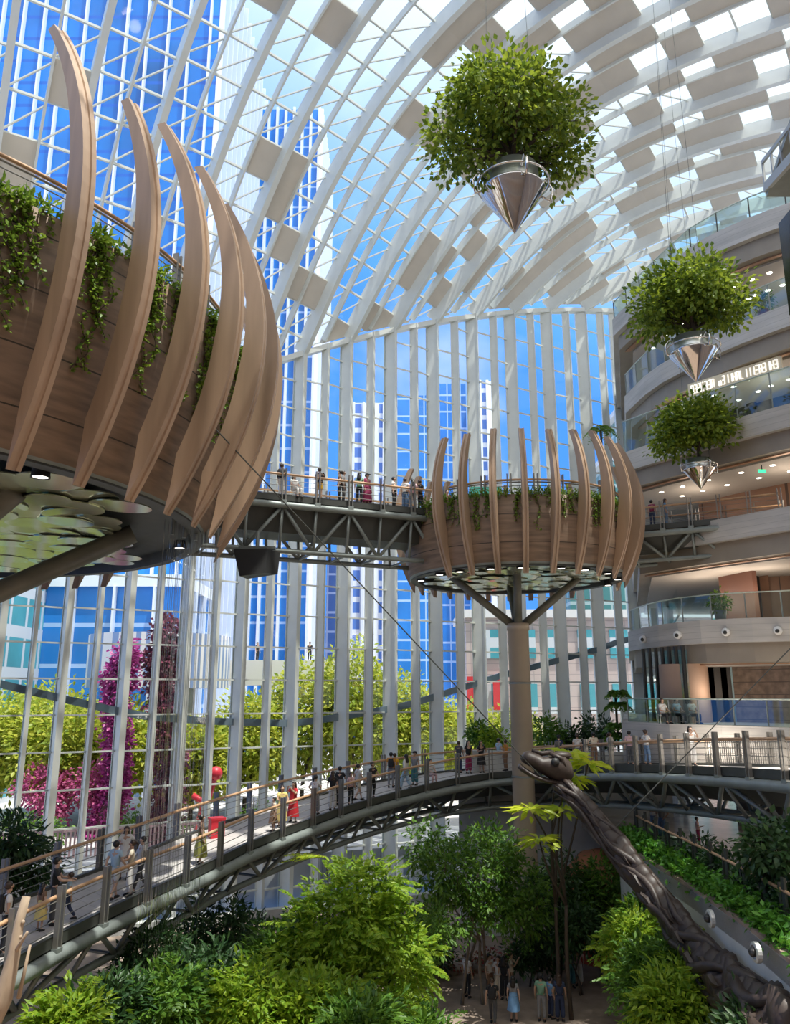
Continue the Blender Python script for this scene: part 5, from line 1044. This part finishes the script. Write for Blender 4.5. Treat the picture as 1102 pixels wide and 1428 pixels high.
def garment(kind, pose):
    k = (kind, pose)
    if k in BODY: return BODY[k]
    p, e = skeleton(pose); g = lambda n, a: tuple(x + a for x in (RAD[n] if isinstance(RAD[n], tuple) else (RAD[n],) * 2))
    if kind in ('tee', 'long'):
        P = dict(pelvis=V(p['pelvis']) + V((0, 0, .02)), waist=p['waist'], chest=p['chest'], neck=V(p['neck']) - V((0, 0, .03))); E = [('pelvis', 'waist'), ('waist', 'chest'), ('chest', 'neck')]; R = dict(pelvis=g('pelvis', .022), waist=g('waist', .026), chest=g('chest', .018), neck=(.062, .062))
        for s in 'lr':
            P['s' + s] = p['s' + s]; P['e' + s] = tuple(V(p['s' + s]).lerp(V(p['e' + s]), .62 if kind == 'tee' else 1)); R['s' + s] = g('s' + s, .016); R['e' + s] = (.066, .066) if kind == 'tee' else (.058, .058); E += [('chest', 's' + s), ('s' + s, 'e' + s)]
            if kind == 'long': P['w' + s] = tuple(V(p['e' + s]).lerp(V(p['w' + s]), .9)); R['w' + s] = (.042, .042); E += [('e' + s, 'w' + s)]
        me = skin_mesh('top', {a: tuple(b) for a, b in P.items()}, E, R, 'waist')
    elif kind in ('trousers', 'shorts', 'wide'):
        P = dict(waist=V(p['pelvis']) + V((0, 0, .1)), pelvis=p['pelvis']); E = [('waist', 'pelvis')]; R = dict(waist=(.132, .1), pelvis=g('pelvis', .014))
        for s in 'lr':
            P['h' + s] = p['hip' + s]; R['h' + s] = g('hip' + s, .014); kn = V(p['k' + s]); an = V(p['a' + s]) + V((0, 0, .03)); E += [('pelvis', 'h' + s)]
            if kind == 'shorts': P['k' + s] = V(p['hip' + s]).lerp(kn, .85); R['k' + s] = (.088, .088); E += [('h' + s, 'k' + s)]
            else: P['k' + s] = kn; P['a' + s] = an; w_ = .10 if kind == 'wide' else 0; R['k' + s] = g('k' + s, .018 + w_ * .3); R['a' + s] = g('a' + s, .02 + w_ * .4); E += [('h' + s, 'k' + s), ('k' + s, 'a' + s)]
        me = skin_mesh('trousers', {a: tuple(b) for a, b in P.items()}, E, R, 'pelvis')
    else:
        mb = MB(); hem = .42 if kind == 'skirt' else .25; rings = []
        for z, rx, ry in ((1.12, .15, .115), (1.0, .165, .13), (.88, .2, .165), (.65, .235, .21), (hem, .27, .25)): rings.append([(rx * (1 + .04 * sin(6 * a)) * cos(a), ry * (1 + .04 * sin(6 * a)) * sin(a), z) for a in np.linspace(0, 2 * pi, 25)[:-1]])
        mb.loft(rings, 0, True, False); me = mb.mesh('skirt', M_white, smooth=True)
    BODY[k] = me; return me
def hair_mesh(style, sit):
    k = ('hair', style, sit)
    if k in BODY: return BODY[k]
    dz = -.47 if sit else 0; mb = MB(); mb.ball((0, .028, 1.622 + dz), (.104, .108, .105), 16, 10)
    if style == 'long': mb.loft([[(rx * cos(a), cy_ + ry * sin(a), z + dz) for a in np.linspace(0, 2 * pi, 13)[:-1]] for z, rx, ry, cy_ in ((1.63, .1, .07, .05), (1.52, .105, .06, .075), (1.4, .11, .045, .10), (1.30, .08, .03, .12))])
    if style == 'bun': mb.ball((0, .13, 1.66 + dz), .055, 10, 6)
    if style == 'tail': mb.tube([(0, .12, 1.64 + dz), (0, .19, 1.56 + dz), (0, .17, 1.42 + dz)], [.035, .035, .012], 8)
    if style == 'cap': mb.lathe([(.11, 1.63 + dz), (.11, 1.66 + dz), (.08, 1.72 + dz), (0, 1.735 + dz)], (0, .01, 0), 16); mb.box((0, -.14, 1.645 + dz), (.15, .12, .015))
    me = mb.mesh('hair', M_black, smooth=True); BODY[k] = me; return me
def shoe_mesh(pose, s):
    k = ('shoe', pose, s)
    if k in BODY: return BODY[k]
    a = POSES[pose]['a' + s]; z = max(.0, a[2] - .08); mb = MB(); c = V((a[0], a[1] - .055, z))
    mb.loft([[c + V((w_ * cos(t), y + l * sin(t), h)) for t in np.linspace(0, 2 * pi, 15)[:-1]] for h, w_, l, y in ((.0, .05, .135, 0), (.03, .052, .137, 0), (.06, .045, .11, .015), (.09, .035, .05, .05))])
    me = mb.mesh('shoe', M_black, smooth=True); BODY[k] = me; return me
def pack_mesh():
    if 'pack' in BODY: return BODY['pack']
    mb = MB(); mb.loft([[(rx * cos(a), .17 + ry * sin(a), z) for a in np.linspace(0, 2 * pi, 17)[:-1]] for z, rx, ry in ((1.0, .12, .06), (1.06, .15, .085), (1.25, .15, .085), (1.38, .12, .06), (1.42, .05, .03))])
    for s in (-.1, .1): mb.tube([(s, .12, 1.4), (s, 0, 1.44), (s, -.12, 1.32), (s, -.1, 1.12), (s, .1, 1.02)], .02, 6)
    me = mb.mesh('backpack', M_black, smooth=True); BODY['pack'] = me; return me
CLOTH = {'white': (.72, .7, .68), 'cream': (.66, .58, .45), 'black': (.018, .018, .02), 'navy': (.03, .045, .1), 'grey': (.25, .25, .26), 'darkgrey': (.08, .08, .085), 'blue': (.18, .36, .62), 'lightblue': (.42, .58, .72), 'denim': (.12, .2, .33), 'red': (.55, .02, .03), 'maroon': (.3, .03, .1), 'yellow': (.72, .56, .2), 'gold': (.75, .42, .03), 'olive': (.3, .3, .07), 'orange': (.6, .27, .05), 'teal': (.06, .2, .22), 'pink': (.68, .45, .48), 'green': (.2, .38, .26), 'brown': (.22, .13, .08)}
def cloth(c): return mat('cloth_' + c, CLOTH[c], .8, 0, .12, 9)
SK = [mat('skin_light', (.58, .37, .27), .5), mat('skin_tan', (.46, .28, .19), .5)]
HR = [mat('hair_black', (.012, .01, .009), .4), mat('hair_brown', (.05, .028, .018), .4)]
npers = [0]
def person(loc, rz, pose, top, bot, hair, label, h=1.66, pack=None, group=None, shoe='black'):
    i = npers[0]; npers[0] += 1; t = thing('person', label, 'person', loc, group); t.rotation_euler = (0, 0, rz); s = h / 1.71; t.scale = (s, s, s)
    def ch(n, me, m):
        o = link(n, me, t)
        if not me.materials: me.materials.append(m)
        o.material_slots[0].link = 'OBJECT'; o.material_slots[0].material = m
    ch('body', body_mesh(pose), SK[i % 2]); ch('hair', hair_mesh(hair, pose == 'sit'), HR[i % 2] if hair != 'cap' else cloth('black'))
    tk, tc_ = top; bk, bc = bot; ch({'tee': 'tee_shirt', 'long': 'long_sleeved_top'}[tk], garment(tk, pose), cloth(tc_))
    ch('skirt' if bk in ('skirt', 'dress') else bk if bk != 'wide' else 'trousers', garment(bk, pose), cloth(bc))
    for sd in 'lr': ch('shoe', shoe_mesh(pose, sd), cloth(shoe))
    if pack: ch('backpack', pack_mesh(), cloth(pack))
    return t
def fine(br):
    _, N, Fp, nor = br; o = []
    for a, b, c, d in zip(N, N[1:], Fp, Fp[1:]):
        for u in range(8): o.append((a.lerp(b, u / 8), c.lerp(d, u / 8)))
    return o
def pix(p):
    x, y, z = p[0], p[1], p[2] - CZ; d = y * CP + z * SP; return 551 + FPX * x / d, 714 - FPX * (-y * SP + z * CP) / d
def on_deck(fl_, px, py):
    best = None
    for a, b in fl_:
        for u in (.1, .16, .24, .34, .44, .54, .64, .74, .84, .9):
            p = a.lerp(b, u); x, y = pix(p); e = (x - px) ** 2 + .35 * (y - py) ** 2
            if best is None or e < best[0]: best = (e, p, b - a)
    return best[1]
FL = fine(bl); PI = pi
# px, foot y, facing, pose, top, bottom, hair, label, height, backpack
low = [
 (74, 1290, 1.9, 'rail', ('tee', 'black'), ('wide', 'darkgrey'), 'short', 'person in black tee with arms out at the left end of the curved walkway', 1.74, None),
 (95, 1282, -1.3, 'walk', ('tee', 'lightblue'), ('trousers', 'navy'), 'short', 'small person in pale blue top and navy trousers facing the person in black', 1.3, None),
 (53, 1298, 2.6, 'stand', ('tee', 'brown'), ('skirt', 'yellow'), 'long', 'small person in a yellow skirt next to the first post of the curved walkway', 1.2, None),
 (3, 1330, 2.2, 'stand', ('tee', 'white'), ('trousers', 'black'), 'short', 'person in white with a black backpack at the left edge of the photo', 1.7, 'black'),
 (158, 1256, 2.8, 'walk', ('tee', 'lightblue'), ('shorts', 'white'), 'short', 'person in light blue tee and white shorts walking away', 1.7, None),
 (176, 1249, -1.2, 'rail', ('tee', 'cream'), ('wide', 'white'), 'tail', 'person in cream top and wide white trousers beside the light blue tee', 1.62, None),
 (198, 1243, -.8, 'walk', ('long', 'white'), ('trousers', 'darkgrey'), 'short', 'person in long white top and dark trousers reaching for the rail', 1.62, None),
 (172, 1228, .2, 'hip', ('tee', 'white'), ('dress', 'white'), 'long', 'person in a white dress leaning on the far rail of the walkway', 1.64, None),
 (277, 1206, 2.0, 'stand', ('tee', 'brown'), ('dress', 'olive'), 'bun', 'person in brown top and long olive skirt alone behind the near rail', 1.62, None),
 (392, 1152, .4, 'rail', ('tee', 'yellow'), ('dress', 'yellow'), 'long', 'person in a pale yellow dress left of the red dress', 1.6, None),
 (380, 1160, -1., 'stand', ('tee', 'cream'), ('skirt', 'brown'), 'short', 'small person in cream and brown beside the yellow dress', 1.3, None),
 (409, 1146, -.5, 'phone', ('tee', 'red'), ('dress', 'red'), 'long', 'person in a long red dress holding a phone', 1.62, None),
 (439, 1136, 2.7, 'hip', ('tee', 'white'), ('wide', 'grey'), 'tail', 'person in white top and wide grey trousers by the facade side rail', 1.64, None),
 (463, 1131, 2.9, 'stand', ('tee', 'black'), ('wide', 'white'), 'long', 'person in black top and wide white trousers', 1.66, None),
 (473, 1120, 3.0, 'rail', ('tee', 'black'), ('trousers', 'black'), 'short', 'person all in black at the far rail behind the white trousers', 1.68, None),
 (489, 1127, .6, 'stand', ('tee', 'pink'), ('trousers', 'black'), 'short', 'small person in pinkish top and black trousers at the near rail', 1.4, None),
 (501, 1117, 2.2, 'walk', ('tee', 'white'), ('shorts', 'cream'), 'short', 'person in white tee and cream shorts walking', 1.64, None),
 (519, 1116, .8, 'rail', ('tee', 'black'), ('trousers', 'black'), 'bun', 'slim person in black leaning on the near rail', 1.62, None),
 (543, 1100, 3.1, 'stand', ('tee', 'orange'), ('trousers', 'grey'), 'short', 'person with black backpack over an orange top', 1.7, 'black'),
 (552, 1097, 2.6, 'stand', ('tee', 'gold'), ('trousers', 'brown'), 'short', 'person in gold yellow top beside the black backpack', 1.62, None),
 (568, 1103, -2.2, 'walk', ('long', 'white'), ('wide', 'lightblue'), 'long', 'person in white shirt and pale blue trousers', 1.66, None),
 (579, 1096, -.6, 'stand', ('tee', 'grey'), ('wide', 'teal'), 'cap', 'person in grey top and teal trousers', 1.64, None),
 (600, 1090, .5, 'sit', ('tee', 'white'), ('trousers', 'pink'), 'short', 'person in white sitting low behind the near rail', 1.6, None),
 (641, 1077, 2.8, 'stand', ('tee', 'darkgrey'), ('trousers', 'navy'), 'short', 'person in dark grey and navy by the far rail near the plants', 1.66, None),
 (654, 1080, .5, 'stand', ('tee', 'black'), ('wide', 'maroon'), 'long', 'person in black top and maroon trousers left of the column', 1.7, None),
 (671, 1079, .2, 'hip', ('tee', 'black'), ('skirt', 'black'), 'long', 'person in short black dress left of the column', 1.64, None),
 (697, 1073, 2.2, 'stand', ('tee', 'lightblue'), ('trousers', 'white'), 'short', 'person in light blue and white nearest the column on its left', 1.66, None),
 (705, 1074, -2.2, 'stand', ('tee', 'orange'), ('trousers', 'brown'), 'short', 'person in orange half hidden by the column', 1.6, None),
 (781, 1060, 3., 'stand', ('tee', 'navy'), ('trousers', 'black'), 'cap', 'person in navy top right of the column behind the lime plant', 1.64, None),
 (806, 1059, 2.9, 'stand', ('tee', 'white'), ('trousers', 'grey'), 'short', 'person in white tee behind the lime plant, facing the facade', 1.66, None),
 (828, 1061, 3.0, 'hip', ('tee', 'cream'), ('trousers', 'brown'), 'short', 'person in cream top and brown trousers facing the plants', 1.7, None),
 (853, 1064, 1.9, 'rail', ('tee', 'white'), ('trousers', 'black'), 'tail', 'person in white top and black trousers bending over the rail', 1.64, None),
 (879, 1064, 2.8, 'stand', ('tee', 'pink'), ('wide', 'darkgrey'), 'short', 'person in pink top and dark wide trousers', 1.66, None),
 (903, 1063, 2.0, 'hip', ('tee', 'white'), ('trousers', 'denim'), 'bun', 'person in white tee and blue jeans on the right part of the walkway', 1.66, None),
 (968, 1065, .1, 'phone', ('tee', 'white'), ('wide', 'white'), 'long', 'person in white overalls holding a phone to the face on the walkway', 1.66, None)]
for px, py, rz, pose, top, bot, hair, lab, h, pk_ in low: person(on_deck(FL, px, py), rz, pose, top, bot, hair, lab, h, pk_)
FU = fine(bu)
upp = [(393, 681, 2.6, 'stand', ('tee', 'darkgrey'), ('trousers', 'white'), 'short', 'person with black backpack at the left end of the upper walkway', 'black'),
 (410, 690, .8, 'sit', ('tee', 'white'), ('trousers', 'white'), 'long', 'person in white sitting at the left end of the upper walkway', None),
 (443, 688, 3.0, 'phone', ('tee', 'black'), ('shorts', 'gold'), 'short', 'person in black tee and yellow shorts on the upper walkway', None),
 (473, 692, -1.5, 'stand', ('tee', 'brown'), ('trousers', 'black'), 'short', 'person in brown and black standing beside a tall grey figure on the upper walkway', None),
 (479, 690, 1.5, 'stand', ('long', 'grey'), ('trousers', 'darkgrey'), 'short', 'tall person in long grey top on the upper walkway', None),
 (499, 698, 2.9, 'stand', ('tee', 'green'), ('trousers', 'black'), 'long', 'person in grey green tee and black trousers on the upper walkway', None),
 (515, 697, .9, 'stand', ('long', 'maroon'), ('dress', 'maroon'), 'cap', 'person in a dark pink robe on the upper walkway', None),
 (551, 704, 1.2, 'stand', ('tee', 'white'), ('trousers', 'black'), 'short', 'person in white top and black trousers near the round pod', None),
 (564, 703, 2.5, 'stand', ('tee', 'white'), ('wide', 'denim'), 'short', 'person in white tee and jeans near the round pod', None),
 (574, 704, 3., 'stand', ('tee', 'pink'), ('trousers', 'grey'), 'long', 'person in pale pink top near the round pod', None),
 (586, 708, 2.2, 'hip', ('tee', 'black'), ('trousers', 'black'), 'short', 'person in black at the right end of the upper walkway', None)]
for px, py, rz, pose, top, bot, hair, lab, pk_ in upp: person(on_deck(FU, px, py), rz, pose, top, bot, hair, lab, 1.64, pk_)
FR = fine(br2)
for px, py, rz, pose, top, bot, hair, lab in [(911, 727, 2.5, 'stand', ('tee', 'maroon'), ('trousers', 'navy'), 'short', 'person in dark red top on the short walkway at the right'), (929, 724, 1., 'stand', ('tee', 'blue'), ('trousers', 'denim'), 'long', 'person in bright blue top on the short walkway at the right')]: person(on_deck(FR, px, py), rz, pose, top, bot, hair, lab, 1.5)
for px, d, rz, top, hair, lab in [(624, 40.5, .3, 'maroon', 'short', 'person in maroon at the left rim of the round pod'), (640, 42, 2., 'white', 'short', 'person in white on the round pod deck near the left rim'), (851, 43.5, 1., 'black', 'long', 'person in black at the right rim of the round pod')]:
    q = at_d(px, 690, d); q.z = CZ + 8.6; person(q, rz, 'stand', ('tee', top), ('trousers', 'black'), hair, lab, 1.62)
for px, d, top, lab in [(925, 38.6, 'white', 'leftmost seated cafe guest in white behind the terrace glass'), (945, 38.8, 'lightblue', 'middle seated cafe guest in pale blue behind the terrace glass'), (966, 38.4, 'white', 'rightmost seated cafe guest in white behind the terrace glass')]:
    q = at_d(px, 1000, d); q.z = CZ - 1.4; person(q, .4, 'sit', ('tee', top), ('trousers', 'black'), 'short', lab, 1.65)
    c = q + V((0, .05, 0)); t = thing('cafe_chair', 'pale cafe chair under the %s' % lab.split(' behind')[0], 'chair', c, 'cafe chairs'); mb = MB(); mb.box(c + V((0, 0, .40)), (.42, .42, .05)); part('seat', mb, M_steel, t); mb = MB(); mb.box(c + V((0, .21, .68)), (.42, .04, .5)); part('backrest', mb, M_steel, t)
    for sx in (-.18, .18):
        for sy in (-.18, .18): mb = MB(); mb.box(c + V((sx, sy, .2)), (.035, .035, .4)); part('leg', mb, M_steel, t)
for px, py, rz, top, bot, hair, lab in [(913, 1166, .5, 'white', 'denim', 'short', 'person in white top and jeans on the lower floor under the walkway'), (925, 1170, -.6, 'grey', 'denim', 'long', 'person with long dark hair in jeans on the lower floor under the walkway'), (975, 1180, 1., 'pink', 'maroon', 'short', 'small person in pink behind the dark ledge railing')]:
    q = at_z(px, py, CZ - 6.45); person(q, rz, 'hip', ('tee', top), ('wide', bot), hair, lab, 1.62 if px < 950 else 1.2)
gnd = [(652, 1391, 2.4, 'stand', ('tee', 'white'), ('trousers', 'black'), 'short', 'person in white shirt and black trousers beside the thin trunks', 1.7, None),
 (684, 1388, .6, 'stand', ('tee', 'white'), ('trousers', 'brown'), 'short', 'person in white at the left of the group on the path', 1.6, None),
 (696, 1392, -.5, 'hip', ('tee', 'white'), ('wide', 'cream'), 'long', 'person in white and cream in the group on the path', 1.62, None),
 (704, 1394, 2.8, 'stand', ('tee', 'black'), ('wide', 'black'), 'long', 'person in black in the middle of the group on the path', 1.66, None),
 (714, 1388, 1.2, 'phone', ('tee', 'cream'), ('trousers', 'brown'), 'short', 'person in cream holding up a phone on the path', 1.66, None),
 (717, 1424, 2.9, 'stand', ('tee', 'grey'), ('skirt', 'blue'), 'long', 'person in a bright blue skirt on the path', 1.6, None),
 (688, 1430, 2.9, 'walk', ('tee', 'black'), ('trousers', 'darkgrey'), 'short', 'person with black backpack at the bottom edge of the path', 1.68, 'black'),
 (753, 1366, .3, 'rail', ('tee', 'orange'), ('trousers', 'brown'), 'cap', 'person in orange under the yellow flowering shrub', 1.66, None),
 (797, 1377, .2, 'stand', ('tee', 'black'), ('wide', 'teal'), 'short', 'person in black top and teal trousers at the right of the path', 1.74, None),
 (808, 1374, -.3, 'stand', ('tee', 'pink'), ('wide', 'white'), 'cap', 'person in pale pink top beside the teal trousers', 1.62, None),
 (756, 1424, 2.8, 'stand', ('tee', 'green'), ('trousers', 'grey'), 'cap', 'person in grey green top at the bottom of the path', 1.7, None),
 (769, 1420, 2., 'stand', ('tee', 'blue'), ('trousers', 'navy'), 'short', 'person in bright blue top at the bottom of the path', 1.5, None),
 (782, 1424, 3., 'stand', ('tee', 'navy'), ('wide', 'navy'), 'long', 'person dressed in navy at the bottom of the path', 1.68, None),
 (596, 1412, 1., 'stand', ('tee', 'blue'), ('trousers', 'black'), 'short', 'person in blue half hidden by leaves at the bottom left of the path', 1.62, None)]
for px, py, rz, pose, top, bot, hair, lab, h, pk_ in gnd: person(at_z(px, py, 0), rz, pose, top, bot, hair, lab, h, pk_)
for i, (x, y, rz) in enumerate([(-8, 75, 0), (-13, 75.6, 1), (-17.5, 75.2, 2), (-5.5, 75.5, 1)]):
    person((x, y, 15.5), rz, 'stand', ('tee', 'black'), ('trousers', 'black'), 'short', '%s tiny dark figure on the white outdoor footbridge' % ['third', 'second', 'first', 'fourth'][i], 1.8)
